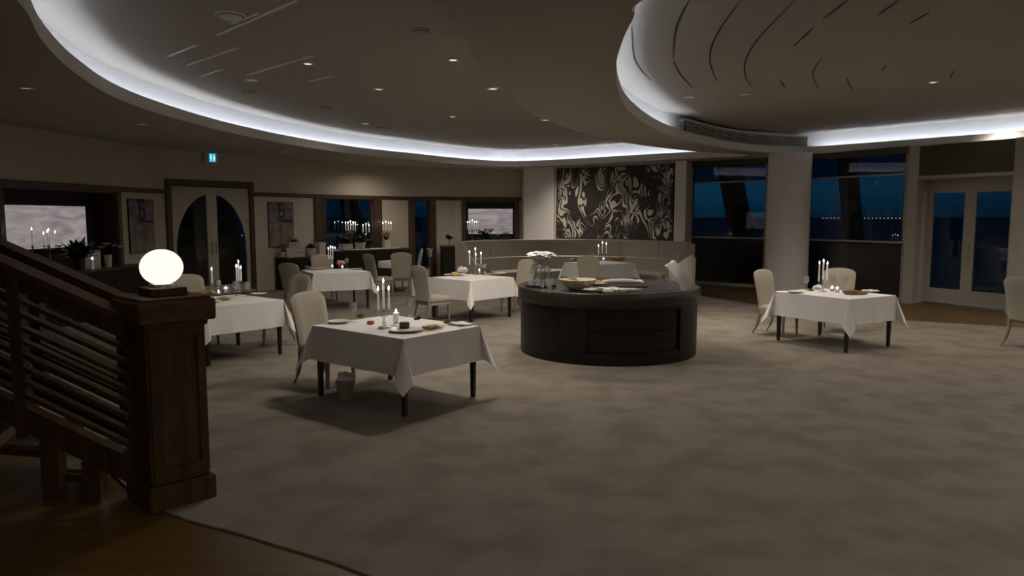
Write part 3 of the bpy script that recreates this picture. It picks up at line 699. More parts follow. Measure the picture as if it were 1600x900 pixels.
for k in range(10):
    a = B0+sl*(.25+.40*k)+side*.0; b = B1+sl*(.02+.40*k)
    z = (.15*(k+1)); d2 = hd*.42
    P = [Vector((a.x, a.y, 0)), Vector((a.x, a.y, 0))+d2, Vector((b.x, b.y, 0))+d2, Vector((b.x, b.y, 0))]
    ins = (P[3]-P[0]).normalized()
    poly = [P[0]+ins*.045, P[1]+ins*.045, P[2]-ins*.045, P[3]-ins*.045]
    tr = M_().prism(poly, z-.05, z).build('tread', MT['rail'], st)
    p2 = [P[0]+ins*.12, P[1]+ins*.12, P[2]-ins*.12, P[3]-ins*.12]
    M_().prism(p2, z, z+.012).build('tread_carpet', MT['carpet'], tr)
for k, s_ in enumerate((.30, .62)):
    p = B0+sl*s_; m = M_(); m.box(p.x-.06, p.x+.06, p.y-.045, p.y+.045, 0, p.z+.17); tag(m.build('support_block', MT['rail'], st), None)

# ------------------------------------------------------------------ furniture builders
def chair_mesh():
    t = thing('dining_chair', 'x', 'chair')
    # faces +x ; seat centre at origin
    m = M_(); m.box(-.23, .25, -.24, .24, .36, .47, bev=.035); m.build('seat', MT['chair'], t, smooth=True)
    m = M_(); m.box(-.21, .23, -.215, .215, .32, .365); m.build('seat_frame', MT['chair'], t)
    nu, nv = 12, 9; vs = []; fs = []
    def bp(i, j, sd):
        uu = i/nu*2-1; v = j/nv
        top = 1.03-.055*abs(uu)**2.4-(.03 if abs(uu) > .97 else 0)
        z = .40+v*(top-.40); wd = .225+.03*v
        x = -.235-.10*v**1.6+.028*uu*uu
        th = .038*(1-.35*v)*(1-.55*max(0, abs(uu)-.8)/.2)
        if j == nv: th *= .45
        return (x+sd*th, uu*wd, z)
    for sd in (1, -1):
        for j in range(nv+1):
            for i in range(nu+1): vs.append(bp(i, j, sd))
    W = nu+1; n2 = W*(nv+1)
    for j in range(nv):
        for i in range(nu):
            a = j*W+i; fs += [(a, a+1, a+W+1, a+W), (n2+a, n2+a+W, n2+a+W+1, n2+a+1)]
    for j in range(nv):
        a = j*W; fs.append((a, a+W, n2+a+W, n2+a)); a += nu; fs.append((a, n2+a, n2+a+W, a+W))
    for i in range(nu):
        a = i; fs.append((a, n2+a, n2+a+1, a+1)); a = nv*W+i; fs.append((a, a+1, n2+a+1, n2+a))
    M_().add(vs, fs).build('backrest', MT['chair'], t, smooth=True)
    for s_ in (-1, 1):
        M_().tube([(.205, s_*.195, .34), (.205, s_*.195, .2), (.21, s_*.198, .0)], [.03, .024, .016], 4).build('leg', MT['chairleg'], t)
        M_().tube([(-.215, s_*.195, .42), (-.225, s_*.195, .28), (-.26, s_*.197, .13), (-.33, s_*.2, 0)], [.032, .027, .022, .016], 4).build('leg', MT['chairleg'], t)
    return t
chair0 = chair_mesh(); kids[chair0.name] = list(chair0.children)
first = [True]
GCH = 'beige upholstered dining chairs'
def place(x, y, deg, label):
    if first[0]:
        first[0] = False; chair0.location = (x, y, .012); chair0.rotation_euler = (0, 0, math.radians(deg)); chair0['label'] = label; chair0['group'] = GCH; return chair0
    return dup(chair0, label, (x, y, .012), math.radians(deg), GCH)
place(-2.09, 8.22, -33, 'beige upholstered chair at the left side of the nearest table')
place(-3.36, 10.72, -130, 'beige upholstered chair at the right side of the table by the newel globe')
place(-4.62, 10.72, -42, 'beige upholstered chair behind the table by the newel globe')
place(-4.2, 16.5, -63, 'beige upholstered chair behind the table before the flower console')
place(-4.02, 13.95, 62, 'beige upholstered chair left of the table before the flower console')
place(-1.42, 13.15, 40, 'beige upholstered chair showing its back left of the table beside the buffet')
place(.08, 14.62, -138, 'beige upholstered chair right of the table beside the round buffet')
place(5.34, 12.02, -118, 'beige upholstered chair behind the window table at right')
place(4.28, 11.72, -52, 'beige upholstered chair at the left of the window table')
place(1.78, 16.35, 68, 'beige upholstered chair showing its back before the sofa table')
place(-3.1, 17.25, 40, 'beige upholstered chair at the left of the small round table')
place(-2.72, 18.0, 100, 'beige upholstered chair showing its back before the small round table')
place(-2.72, 19.6, -170, 'beige upholstered chair seen from the side right of the small round table')
place(7.55, 10.55, 15, 'beige upholstered chair cut by the right edge of the photo')

def cloth_mesh(W, D, z, drop, seed=0):
    """linen square draped over a W x D top: flat top, hanging sides, cone folds at the corners"""
    hx, hy = W/2+.006, D/2+.006; prm = []   # (corner/edge point, outward dir, length factor, edge-phase)
    NE, NC = 14, 10
    corners = [(hx, hy), (-hx, hy), (-hx, -hy), (hx, -hy)]
    for k in range(4):
        cx, cy = corners[k]; nx, ny = corners[(k+1) % 4]
        a0 = [0, PI/2, PI, 3*PI/2][k]   # outward normal before the corner; after it a0+90
        for i in range(NC+1):
            f = i/NC; ph = (f*2-1)      # -1..1, 0 diagonal
            a = a0+f*PI/2
            Lf = 1/max(math.cos(abs(ph)*0+f*PI/2 if f < .5 else (1-f)*PI/2), .707)
            prm.append((cx, cy, a, Lf, 1-abs(ph)))
        for i in range(1, NE):
            f = i/NE; prm.append((cx+(nx-cx)*f, cy+(ny-cy)*f, a0+PI/2, 1.0, -f if True else 0))
    n = len(prm); NR = 8; vs = []; fs = []
    per = NC+1+NE-1
    phs = [((j % per)/NC*2-1) if (j % per) <= NC else None for j in range(n)]
    diag = [(j//per)*PI/2+PI/4 for j in range(n)]
    for r in range(NR+1):
        t = r/NR
        for j, (x, y, a, Lf, c) in enumerate(prm):
            L = drop*Lf*t; dx, dy = math.cos(a), math.sin(a)
            if c > 0: out = .03*t+(.16*c**1.5)*t*Lf*.8+.0; 
            else:
                f = -c; out = .022*t+.012*math.sin(f*PI*5+seed)*t*t+.010*math.sin(f*PI*9+seed*2)*t*t
            if c >= 0 and c < .99: out += .014*math.sin(c*9+seed)*t
            zz = z-math.sqrt(max(L*L-min(out, L*.9)**2, 0))
            if r == 0: out = 0; zz = z
            ph = phs[j]; tx = ty = 0
            if ph is not None:
                sp = .085*math.sin(PI*ph)*t*(1+.25*math.sin(seed*3+x*9)); dx, dy = math.cos(diag[j]), math.sin(diag[j]); tx, ty = -dy*sp, dx*sp
                out = .03*t+.15*(1-abs(ph))**.8*t*Lf*.8; zz = z-L*.985 if r else z
                if r == 0: out = 0; tx = ty = 0
            vs.append((x+dx*out+tx, y+dy*out+ty, zz))
    for r in range(NR):
        for j in range(n):
            a, b = r*n+j, r*n+(j+1) % n; fs.append((a, b, b+n, a+n))
    fs.append(tuple(range(n)))
    # thickness: inner copy is unnecessary, linen rendered two sided
    m = M_(); m.add(vs, fs); return m
def table(cx, cy, deg, W, D, lab, clab, legin=.045):
    t = thing('dining_table', lab, 'table', (cx, cy, .012), math.radians(deg), 'square dining tables')
    M_().box(-W/2, W/2, -D/2, D/2, .715, .745, bev=.005).build('tabletop', MT['leg'], t)
    a = .028
    for sx in (-1, 1):
        for sy in (-1, 1):
            x, y = sx*(W/2-legin), sy*(D/2-legin)
            M_().tube([(x, y, 0), (x, y, .715)], [.027, .038], 4).build('leg', MT['leg'], t)
    M_().box(-W/2+.06, W/2-.06, -D/2+.06, D/2-.06, .65, .715).build('apron', MT['leg'], t)
    c = cloth_mesh(W, D, 0, .36, cx); o = c.build('tablecloth', MT['cloth'], smooth=True, loc=(cx, cy, .762)); o.rotation_euler = (0, 0, math.radians(deg))
    tag(o, clab, 'tablecloth', 'white square tablecloths')
    return t
table(-1.215, 7.62, -39, 1.38, 1.06, 'black-legged dining table nearest the camera, under white cloth', 'white cloth hanging over the nearest table')
table(-3.94, 9.95, 50, 1.12, 1.18, 'black-legged dining table just right of the newel globe', 'white cloth over the table by the newel globe')
table(-3.70, 15.38, 27, 1.14, 1.16, 'black-legged dining table before the flower console', 'white cloth over the table before the flower console')
table(-.76, 13.75, 47, 1.10, 1.10, 'black-legged dining table just left of the round buffet', 'white cloth over the table left of the buffet')
table(4.78, 10.87, 30, 1.05, 1.25, 'black-legged dining table at the right by the window', 'white cloth over the window table at right')
table(2.15, 18.15, 35, 1.20, 1.20, 'black-legged dining table inside the curved sofa', 'white cloth over the sofa table')
t = thing('side_table', 'small round table with a short cream cloth beyond the left tables', 'table', (-3.02, 18.75, .012))
M_().lathe([(.30, 0), (.30, .02), (.05, .05), (.035, .1), (.035, .70), (.2, .72)], 20).build('pedestal', MT['leg'], t, smooth=True)
M_().lathe([(0, .755), (.37, .755), (.385, .74), (.40, .60), (.39, .60), (.37, .73), (0, .73)], 28).build('table_top', MT['cloth'], t, smooth=True)
# round buffet
bf = thing('buffet_island', 'large round dark wood buffet island with thick top and drawers', 'buffet', (1.36, 10.38, .012))
def ringseg(m, r0, r1, z0, z1, a0, a1, n=12):
    vs = []; fs = []
    for i in range(n+1):
        a = math.radians(a0+(a1-a0)*i/n); c, s = math.cos(a), math.sin(a)
        vs += [(r0*c, r0*s, z0), (r1*c, r1*s, z0), (r1*c, r1*s, z1), (r0*c, r0*s, z1)]
    for i in range(n):
        a = 4*i; b = a+4
        for k in range(4): fs.append((a+k, a+(k+1) % 4, b+(k+1) % 4, b+k))
    fs += [(0, 3, 2, 1), (4*n, 4*n+1, 4*n+2, 4*n+3)]
    m.add(vs, fs)
m = M_(); m.lathe([(0, .02), (1.20, .02), (1.20, .75), (0, .75)], 72); m.build('core', MT['buffet'], bf, smooth=True)
m = M_(); m.lathe([(1.19, 0), (1.235, 0), (1.235, .115), (1.22, .125), (1.19, .125)], 72, closed=False); m.build('plinth', MT['buffet'], bf, smooth=True)
m = M_(); m.lathe([(0, .735), (1.262, .735), (1.275, .75), (1.275, .905), (1.262, .92), (0, .92)], 96); m.build('worktop', MT['buffet_top'], bf, smooth=True)
ca = -90+5
for (a, b, z0, z1) in ((-90+42, -90+76, .12, .735), (-90-76, -90-24, .12, .735), (100-0, 250, .12, .735), (0, 88, .12, .735), (-90+76, 0, .12, .42), (-180-20, -90-76, .12, .42)):
    m = M_(); ringseg(m, 1.19, 1.235, z0, z1, a, b, 20); m.build('side_panel', MT['buffet'], bf, smooth=True)
m = M_(); ringseg(m, 1.19, 1.222, .12, .165, -90-24, -90+42); ringseg(m, 1.19, 1.235, .70, .735, -90-24, -90+42); m.build('drawer_frame', MT['buffet'], bf, smooth=True)
for z0, z1 in ((.18, .43), (.445, .69)):
    m = M_(); ringseg(m, 1.19, 1.218, z0, z1, -90-23, -90+38); dr = m.build('drawer', MT['buffet'], bf, smooth=True)
# sofa
sf = thing('curved_sofa', 'long curved taupe banquette sofa with high back under the mural', 'sofa', (1.45, 17.45, .012))
R0 = 2.85; A0, A1 = 10, 160
def sofaring(m, prof, a0=A0, a1=A1, n=48):
    vs = []; fs = []; k = len(prof)
    for i in range(n+1):
        a = math.radians(a0+(a1-a0)*i/n)
        for r, z in prof: vs.append((r*math.cos(a), r*math.sin(a), z))
    for i in range(n):
        for j in range(k): fs.append((i*k+j, i*k+(j+1) % k, (i+1)*k+(j+1) % k, (i+1)*k+j))
    fs += [tuple(range(k-1, -1, -1)), tuple(n*k+j for j in range(k))]
    m.add(vs, fs)
m = M_(); sofaring(m, [(R0-.02, .80), (R0+.10, .80), (R0+.14, 1.22), (R0+.10, 1.26), (R0+.04, 1.25)]); m.build('headrest_panel', MT['sofa'], sf, smooth=True)
m = M_(); sofaring(m, [(R0-.16, .44), (R0+.10, .44), (R0+.10, .80), (R0-.06, .815), (R0-.11, .79)]); m.build('backrest', MT['sofa'], sf, smooth=True)
m = M_(); sofaring(m, [(R0-.62, .34), (R0+.05, .34), (R0+.05, .46), (R0-.58, .47), (R0-.63, .43)]); m.build('seat', MT['sofa'], sf, smooth=True)
m = M_(); sofaring(m, [(R0-.56, 0), (R0+.08, 0), (R0+.08, .34), (R0-.56, .34)]); m.build('base', MT['sofa'], sf, smooth=True)
for a, b in ((A0-3, A0), (A1, A1+3)):
    m = M_(); sofaring(m, [(R0-.55, 0), (R0+.13, 0), (R0+.15, 1.22), (R0-.02, 1.24), (R0-.30, .80), (R0-.55, .62)], a, b, 2); m.build('armrest', MT['sofa'], sf, smooth=True)
for k in range(5):
    a = A0+(A1-A0)*(k+1)/6; m = M_(); sofaring(m, [(R0-.03, .82), (R0+.0, .82), (R0+.06, 1.235), (R0+.03, 1.235)], a-.08, a+.08, 1); m.build('seam', MT['sofa'], sf)
# throw/armchair mass at the right sofa end
t = thing('armchair', 'taupe rounded armchair behind the buffet at the right sofa end', 'armchair', (3.42, 15.65, .012), math.radians(150))
m = M_(); m.box(-.35, .35, -.36, .36, .15, .45, bev=.05); m.build('seat', MT['sofa'], t, smooth=True)
m = M_()
vs = []; fs = []; prof = [(0, .15), (.10, .15), (.12, .85), (.06, .92), (0, .85)]; n = 24
for i in range(n+1):
    a = math.radians(100+160*i/n); hgt = .75+.35*math.sin(PI*i/n)
    for r, z in prof: vs.append(((.36+r)*math.cos(a), (.40+r)*math.sin(a), .15+(z-.15)*hgt*1.1))
k = 5
for i in range(n):
    for j in range(k): fs.append((i*k+j, i*k+(j+1) % k, (i+1)*k+(j+1) % k, (i+1)*k+j))
fs += [tuple(range(k-1, -1, -1)), tuple(n*k+j for j in range(k))]
m.add(vs, fs); m.build('backrest', MT['sofa'], t, smooth=True)
for x in (-.28, .28):
    for y in (-.28, .28): M_().tube([(x, y, 0), (x, y, .16)], [.018, .025], 6).build('leg', MT['leg'], t)
# consoles
def console(label, A, B, dep, h, mt=None):
    loc, ang = frame_at(A, B); L = math.hypot(B[0]-A[0], B[1]-A[1]); t = thing('console_cabinet', label, 'cabinet', (A[0], A[1], .012), ang)
    M_().box(0, L, -dep, 0, h-.04, h, bev=.006).build('cabinet_top', MT['trim'], t)
    M_().box(.02, L-.02, -dep+.02, 0, .06, h-.04).build('body', MT['buffet'], t)
    n = max(2, int(L/.55))
    for k in range(n):
        a = .03+(L-.06)*k/n; b = .03+(L-.06)*(k+1)/n
        d_ = M_().box(a+.008, b-.008, -dep, -dep+.02, .09, h-.07, bev=.004).build('door', MT['buffet'], t)
        M_().lathe([(0, 0), (.012, .004), (.012, .016), (0, .02)], 8, Matrix.Translation((b-.04, -dep-.02, h*.6)) @ Matrix.Rotation(-PI/2, 4, 'X')).build('knob', MT['steel'], d_)
    M_().box(.04, L-.04, -dep+.06, -.02, 0, .06).build('plinth', MT['dark'], t)
    return t
def on(A, B, uu, off):
    d = Vector((B[0]-A[0], B[1]-A[1])).normalized(); n = Vector((d.y, -d.x)); p = Vector(A)+d*uu+n*off; return p
A, B = V[4], V[5]; a = on(A, B, .02, .10); b = on(A, B, 2.72, .10)
console('long dark flower console under the far left window', a, b, .5, .95)
A, B = V[6], V[7]; a = on(A, B, -.55, .42); b = on(A, B, .95, .42)
console('dark console cabinet below the far niche, left of the sofa', a, b, .5, .98)
A, B = V[3], V[4]; a = on(A, B, along(A, B, 426), .08); b = on(A, B, along(A, B, 481), .08)
console('dark low cabinet with white crates under the right poster', a, b, .45, .84)
A, B = V[1], V[2]; a = on(A, B, 2.6, .10); b = on(A, B, 6.1, .10)
console('dark console in front of the far left niche', a, b, .5, .92)

# ------------------------------------------------------------------ tableware builders
def flame_on(m_parent, x, y, z, s=1.0):
    M_().lathe([(.0005, 0), (.0065*s, .008*s), (.0075*s, .016*s), (.004*s, .030*s), (.0003, .042*s)], 8, c=(x, y, z), closed=False).build('flame', MT['flame'], m_parent, smooth=True, fix=False)
def candle(parent, x, y, z, h, r=.011):
    c = M_().lathe([(r*1.05, 0), (r, h), (r*.3, h-.004), (0, h-.004)], 10, c=(x, y, z)).build('candle', MT['wax'], parent, smooth=True)
    flame_on(c, x, y, z+h, 1.1)
    return c
def candelabra(label, p, hs, armr=.075, stem=.17, deg=0, silver=False, group='candelabras with lit candles'):
    mt = MT['steel'] if silver else MT['crystal']
    t = thing('candelabra', label, 'candelabra', p, math.radians(deg), group)
    M_().lathe([(.06, 0), (.062, .008), (.03, .018), (.012, .03), (.02, .05), (.011, .07), (.009, stem-.04), (.02, stem-.02), (.012, stem)], 16).build('stem', mt, t, smooth=True)
    n = len(hs)
    for k, h in enumerate(hs):
        if k == 0: x = y = 0; zb = stem
        else:
            a = 2*PI*(k-1)/(n-1)+.35; x, y = armr*math.cos(a), armr*math.sin(a); zb = stem-.01
            M_().tube([(0, 0, stem-.03), (x*.4, y*.4, stem-.075), (x*.85, y*.85, stem-.06), (x, y, stem-.02)], .006, 8).build('arm', mt, t, smooth=True)
        M_().lathe([(.006, -.012), (.024, -.004), (.025, 0), (.013, .0), (.014, .02), (.012, .02)], 12, c=(x, y, zb), closed=False).build('candle_cup', mt, t, smooth=True, fix=False)
        candle(t, x, y, zb+.004, h)
    return t
glass0 = [None, None]
def wineglass(label, p, s=1.0, group='stemmed wine glasses on the tables'):
    if glass0[0] is None:
        t = thing('wine_glass', label, 'glass', p, 0, group)
        M_().lathe([(.036, 0), (.036, .003), (.006, .010)], 16, closed=False).build('foot', MT['crystal'], t, smooth=True, fix=False)
        M_().lathe([(.005, .008), (.0042, .05), (.0045, .095)], 8, closed=False).build('stem', MT['crystal'], t, smooth=True, fix=False)
        M_().lathe([(.004, .092), (.026, .105), (.043, .135), (.045, .165), (.036, .21), (.0345, .21), (.043, .165), (.041, .137), (.025, .109), (.0, .098)], 18, closed=False).build('bowl', MT['crystal'], t, smooth=True, fix=False)
        M_().lathe([(0, .1), (.024, .110), (.0395, .138), (.0, .138)], 16, closed=False).build('water', MT['crystal'], t, smooth=True, fix=False)
        glass0[0] = t; kids[t.name] = list(t.children); return t
    return dup(glass0[0], label, p, 0, group)
def tealight(label, p, h=.055, r=.03):
    t = thing('votive_candle', label, 'candle', p, 0, 'small votive candles in glass')
    M_().lathe([(0, 0), (r, 0), (r*1.08, h), (r*1.02, h), (r*.92, .006), (0, .006)], 16, closed=False).build('glass_cup', MT['crystal'], t, smooth=True, fix=False)
    w_ = M_().lathe([(0, .006), (r*.9, .006), (r*.95, h*.62), (0, h*.62)], 16).build('wax', MT['wax'], t, smooth=True)
    flame_on(w_, 0, 0, h*.62, 1.0); return t
def plate(label, p, r=.13, group='white plates on the tables'):
    o = M_().lathe([(0, .004), (r*.55, 0), (r*.62, .004), (r, .018), (r, .021), (r*.62, .009), (0, .009)], 28).build('dinner_plate', MT['plate'], smooth=True, loc=p)
    tag(o, label, 'plate', group); return o
def food(name, label, cat, p, mt, r=(.05, .04, .025), n=1, amp=.5, seed=1, group=None):
    m = M_(); rnd = random.Random(seed)
    if n == 1: m.blob(r[0], r[1], r[2], (0, 0, r[2]*.85), amp, 2.5, seed)
    else:
        for k in range(n):
            a = rnd.uniform(0, 2*PI); d = rnd.uniform(0, 1)
            m.blob(r[0]*.45, r[1]*.4, r[2]*.5, (r[0]*d*math.cos(a), r[1]*d*math.sin(a), r[2]*rnd.uniform(.35, .9)), amp, 3, seed+k, 8, 6, Matrix.Rotation(rnd.uniform(0, .0), 4, 'Z'))
    o = m.build(name, mt, smooth=True, loc=p); tag(o, label, cat, group); return o
def leaves(name, label, p, mt, r, n, seed, group=None):
    m = M_(); rnd = random.Random(seed)
    for k in range(n):
        a = rnd.uniform(0, 2*PI); t_ = rnd.uniform(.15, .9); L = r*rnd.uniform(.6, 1.1); w_ = L*.28
        R = Matrix.Rotation(a, 4, 'Z') @ Matrix.Rotation(-t_, 4, 'Y')
        m.add([(.05*L, 0, .003), (.5*L, w_, .01), (L, 0, 0), (.5*L, -w_, .01), (.5*L, 0, -.01+.005)], [(0, 1, 4), (1, 2, 4), (2, 3, 4), (3, 0, 4)], R)
    o = m.build(name, mt, loc=p); tag(o, label, 'salad' if 'salad' in name or 'herb' in name else 'plant', group); return o
def napkin(label, p, deg=0, s=.11, mt=None):
    m = M_(); vs = []; fs = []; n = 6
    for i in range(n+1):
        for j in range(n+1):
            x = (i/n-.5)*2*s; y = (j/n-.5)*1.5*s; vs.append((x, y, .016+.006*math.sin(i*1.4+j*.9)))
    for i in range(n):
        for j in range(n): a = i*(n+1)+j; fs.append((a, a+1, a+n+2, a+n+1))
    m.add(vs, fs); m.box(-s, s, -.75*s, .75*s, 0, .011, bev=.003)
    o = m.build('napkin', mt or MT['cloth'], smooth=True, loc=p); o.rotation_euler = (0, 0, math.radians(deg)); tag(o, label, 'napkin', 'folded white napkins'); return o
TZ = .768
T = 'on the nearest table'
candelabra('three-light crystal candelabra on the nearest table', at(600, 512, TZ), [.27, .20, .20], .062, .19, 20)
wineglass('wine glass at the left of the nearest table', at(552, 503, TZ)); wineglass('wine glass at the right back of the nearest table', at(642, 494, TZ))
t = thing('pillar_candle', 'wide white pillar candle in tall clear holder on the nearest table', 'candle', at(619, 507, TZ))
M_().lathe([(.035, 0), (.035, .01), (.022, .02), (.03, .05), (.034, .05)], 16, closed=False).build('holder', MT['crystal'], t, smooth=True, fix=False)
cc = M_().lathe([(0, .03), (.03, .03), (.032, .125), (.0, .118)], 16).build('wax', MT['wax'], t, smooth=True); flame_on(cc, 0, 0, .118, 1.2)
plate('plate at the left end '+T, at(530, 504, TZ), .12); plate('oval main plate at the front '+T, at(634, 517, TZ), .17); plate('plate with yellow food at right '+T, at(676, 511, TZ), .12)
napkin('folded napkin at the right end '+T, at(720, 507, TZ), -40)
leaves('salad_heap', 'green salad leaves at the left back of the nearest table', at(564, 497, TZ), MT['green'], .075, 26, 3)
leaves('herb_bunch', 'dark herb sprig by the right wine glass of the nearest table', at(652, 500, TZ), MT['leaf'], .06, 18, 5)
o = M_().lathe([(0, 0), (.035, 0), (.038, .012), (.036, .032), (0, .036)], 20).build('terrine', MT['orange'], smooth=True, loc=at(579, 506, TZ)); tag(o, 'small round orange terrine on the nearest table', 'food')
o = M_().lathe([(0, 0), (.05, 0), (.052, .03), (.048, .05), (0, .055)], 20).build('round_cake', MT['cake'], smooth=True, loc=at(632, 511, TZ+.021)); tag(o, 'small dark round cake on the nearest table', 'cake')
food('food_heap', 'heap of yellow food on the nearest table', 'food', at(674, 513, TZ+.01), MT['gold'], (.09, .06, .03), 10, .5, 9)
leaves('herb_bunch', 'pale green garnish right of the yellow food on the nearest table', at(698, 506, TZ), MT['green'], .06, 12, 15)
# basket on the floor
bk = thing('ice_pail', 'small pail holding a white cloth under the nearest table', 'pail', at(540, 624, .012))
M_().lathe([(0, 0), (.075, 0), (.095, .19), (.099, .19), (.099, .2), (.09, .2), (.07, .01), (0, .01)], 24).build('pail_body', MT['chairleg'], bk, smooth=True)
M_().tube([(-.097, 0, .17), (-.08, 0, .235), (0, 0, .27), (.08, 0, .235), (.097, 0, .17)], .004).build('handle', MT['steel'], bk)
o = M_().blob(.085, .085, .06, amp=.7, freq=2.5, seed=4, n=18, m=12).build('crumpled_napkin', MT['cloth'], smooth=True, loc=at(540, 624, .012)+Vector((0, 0, .22))); tag(o, 'crumpled white cloth in the floor pail', 'napkin')
# t2
T = 'on the table by the newel globe'
candelabra('three-light crystal candelabra '+T, at(374, 457, TZ), [.27, .19, .22], .06, .17, 60)
t = candelabra('single candlestick at the left '+T, at(332, 457, TZ), [.20], .06, .13); t['group'] = 'candelabras with lit candles'
tealight('bright square votive in the middle '+T, at(353, 457, TZ), .085, .038); tealight('small votive at the left '+T, at(342, 460, TZ), .04, .026)
wineglass('left wine glass '+T, at(341, 460, TZ)); wineglass('middle wine glass '+T, at(369, 462, TZ)); wineglass('right wine glass '+T, at(386, 463, TZ))
plate('front left plate '+T, at(331, 472, TZ), .12); plate('right plate '+T, at(405, 460, TZ), .12); plate('middle plate with yellow food '+T, at(349, 468, TZ), .13)
food('food_heap', 'yellow food on the middle plate by the newel globe', 'food', at(349, 468, TZ+.01), MT['gold'], (.09, .05, .025), 9, .5, 21)
food('food_heap', 'mixed yellow food at the left back of the table by the newel globe', 'food', at(322, 460, TZ), MT['gold'], (.12, .07, .04), 14, .5, 22)
food('bread_heap', 'brown bread heap at the right back of the table by the newel globe', 'bread', at(389, 457, TZ), MT['brown'], (.09, .06, .04), 8, .5, 23)
napkin('folded napkin in the middle '+T, at(318, 465, TZ), 20, .08)
# t3
T = 'on the table before the flower console'
candelabra('three-light crystal candelabra '+T, at(517, 417, TZ), [.26, .25, .24], .085, .17, 50)
tealight('votive left '+T, at(519, 419, TZ), .05); tealight('votive right under the coral flower '+T, at(535, 420, TZ), .05)
wineglass('wine glass right '+T, at(542, 418, TZ), 1)
plate('plate left '+T, at(494, 421, TZ)); plate('plate right '+T, at(558, 421, TZ)); food('bread_heap', 'small brown bread pile before the flower console', 'bread', at(505, 420.5, TZ), MT['bread'], (.11, .06, .04), 7, .4, 31)
fb = thing('flower_bowl', 'small bowl of coral flowers '+T, 'flowers', at(533, 418, TZ))
M_().lathe([(0, 0), (.04, 0), (.06, .05), (.055, .05), (.03, .01), (0, .01)], 16).build('bowl', MT['crystal'], fb, smooth=True)
for k in range(6): M_().blob(.045, .045, .035, (.05*math.cos(k), .05*math.sin(k), .10+.02*(k % 2)), .6, 4, k).build('blossom', MT['coral'], fb, smooth=True)
# t4
T = 'on the table left of the buffet'
candelabra('four-light crystal candelabra '+T, at(743, 429, TZ), [.28, .20, .23, .19], .13, .20, 15)
tealight('bright votive '+T, at(749, 427, TZ), .08, .035)
wineglass('wine glass right '+T, at(757, 429, TZ))
plate('plate with bread left '+T, at(717, 430, TZ), .15); plate('plate right '+T, at(779, 429, TZ), .11); plate('far left plate '+T, at(700, 430, TZ), .09)
food('food_heap', 'yellow food on the left plate beside the buffet', 'food', at(712, 430, TZ+.01), MT['gold'], (.08, .06, .05), 9, .5, 41)
o = M_().blob(.10, .07, .07, (0, 0, .06), .6, 2.5, 8, 16, 10).build('napkin', MT['cloth'], smooth=True, loc=at(722, 427, TZ)); tag(o, 'puffed white napkin '+T, 'napkin')
leaves('salad_heap', 'green salad leaves on the table left of the buffet', at(765, 427, TZ), MT['green'], .09, 20, 43); napkin('folded napkin '+T, at(783, 427, TZ+.02), 45, .09)
# t5
T = 'on the window table at right'
candelabra('three-light crystal candelabra '+T, at(1285, 456, TZ), [.27, .24, .25], .075, .18, 0)
tealight('left votive '+T, at(1300, 455, TZ), .07, .028); tealight('right votive '+T, at(1308, 457, TZ), .08, .03)
wineglass('left wine glass '+T, at(1259, 453, TZ)); wineglass('middle wine glass '+T, at(1300, 451, TZ)); wineglass('right wine glass '+T, at(1320, 452, TZ))
plate('left plate '+T, at(1243, 457, TZ)); plate('platter of brown food '+T, at(1336, 459, TZ), .17)
food('food_heap', 'brown roasted food on the window table platter', 'food', at(1336, 459, TZ+.01), MT['brown'], (.14, .07, .04), 12, .5, 51); leaves('salad_heap', 'green salad leaves on the window table', at(1266, 455, TZ), MT['green'], .08, 18, 53)
napkin('folded napkin '+T, at(1360, 455, TZ), 30); o = M_().blob(.07, .05, .035, (0, 0, .03), .6, 2.5, 3).build('napkin', MT['cloth'], smooth=True, loc=at(1278, 452, TZ)); tag(o, 'crumpled white napkin '+T, 'napkin')
# t6
T = 'on the table inside the sofa'
candelabra('three-light crystal candelabra '+T, at(941, 407, TZ), [.27, .25, .20], .11, .17, 0)
tealight('bright votive '+T, at(943, 408, TZ), .08, .04)
wineglass('left wine glass '+T, at(926, 407, TZ)); wineglass('right wine glass '+T, at(953, 407, TZ))
plate('left plate '+T, at(898, 408, TZ), .14); plate('right plate '+T, at(968, 407.5, TZ), .14)
food('food_heap', 'green and yellow food on the left sofa table plate', 'food', at(898, 408, TZ+.01), MT['green'], (.13, .08, .06), 12, .5, 61); food('food_heap', 'dark food on the right sofa table plate', 'food', at(968, 407.5, TZ+.01), MT['brown'], (.16, .08, .07), 12, .5, 62)
# small table things
napkin('folded cloth on the small round table', Vector((-3.02, 18.7, .768)), 20, .16)
# buffet things
BZ = .934
tr = at(845, 447, BZ); 
o = M_().lathe([(0, 0), (.21, 0), (.225, .02), (.22, .02), (.2, .008), (0, .008)], 32).build('round_tray', MT['leg'], smooth=True, loc=tr); tag(o, 'round black tray under the glasses at the left of the buffet', 'tray')
gg = None
for ring, (n, rr) in enumerate(((7, .15), (4, .06))):
    for k in range(n):
        a = 2*PI*k/n+.2*ring; p = tr+Vector((rr*math.cos(a), rr*math.sin(a), .009))
        if gg is None:
            gg = thing('goblet', 'clear glass goblet standing on the black buffet tray', 'glass', p, 0, 'goblets on the black buffet tray')
            M_().lathe([(.034, .0), (.043, .05), (.036, .085), (.008, .105), (.006, .13), (.012, .14), (.006, .15), (.008, .17), (.03, .182), (.034, .19), (.03, .188), (.0, .18)], 14, closed=False).build('bowl', MT['crystal'], gg, smooth=True, fix=False)
            kids[gg.name] = list(gg.children)
        else: dup(gg, 'clear glass goblet standing on the black buffet tray', p, a, 'goblets on the black buffet tray')
for k in range(6):
    a = 2*PI*k/6+.3; p = tr+Vector((.11*math.cos(a), .11*math.sin(a), .201)); 
    dup(gg, 'clear glass goblet of the upper tier under the white cloth', p, a, 'upper tier of goblets on the buffet')
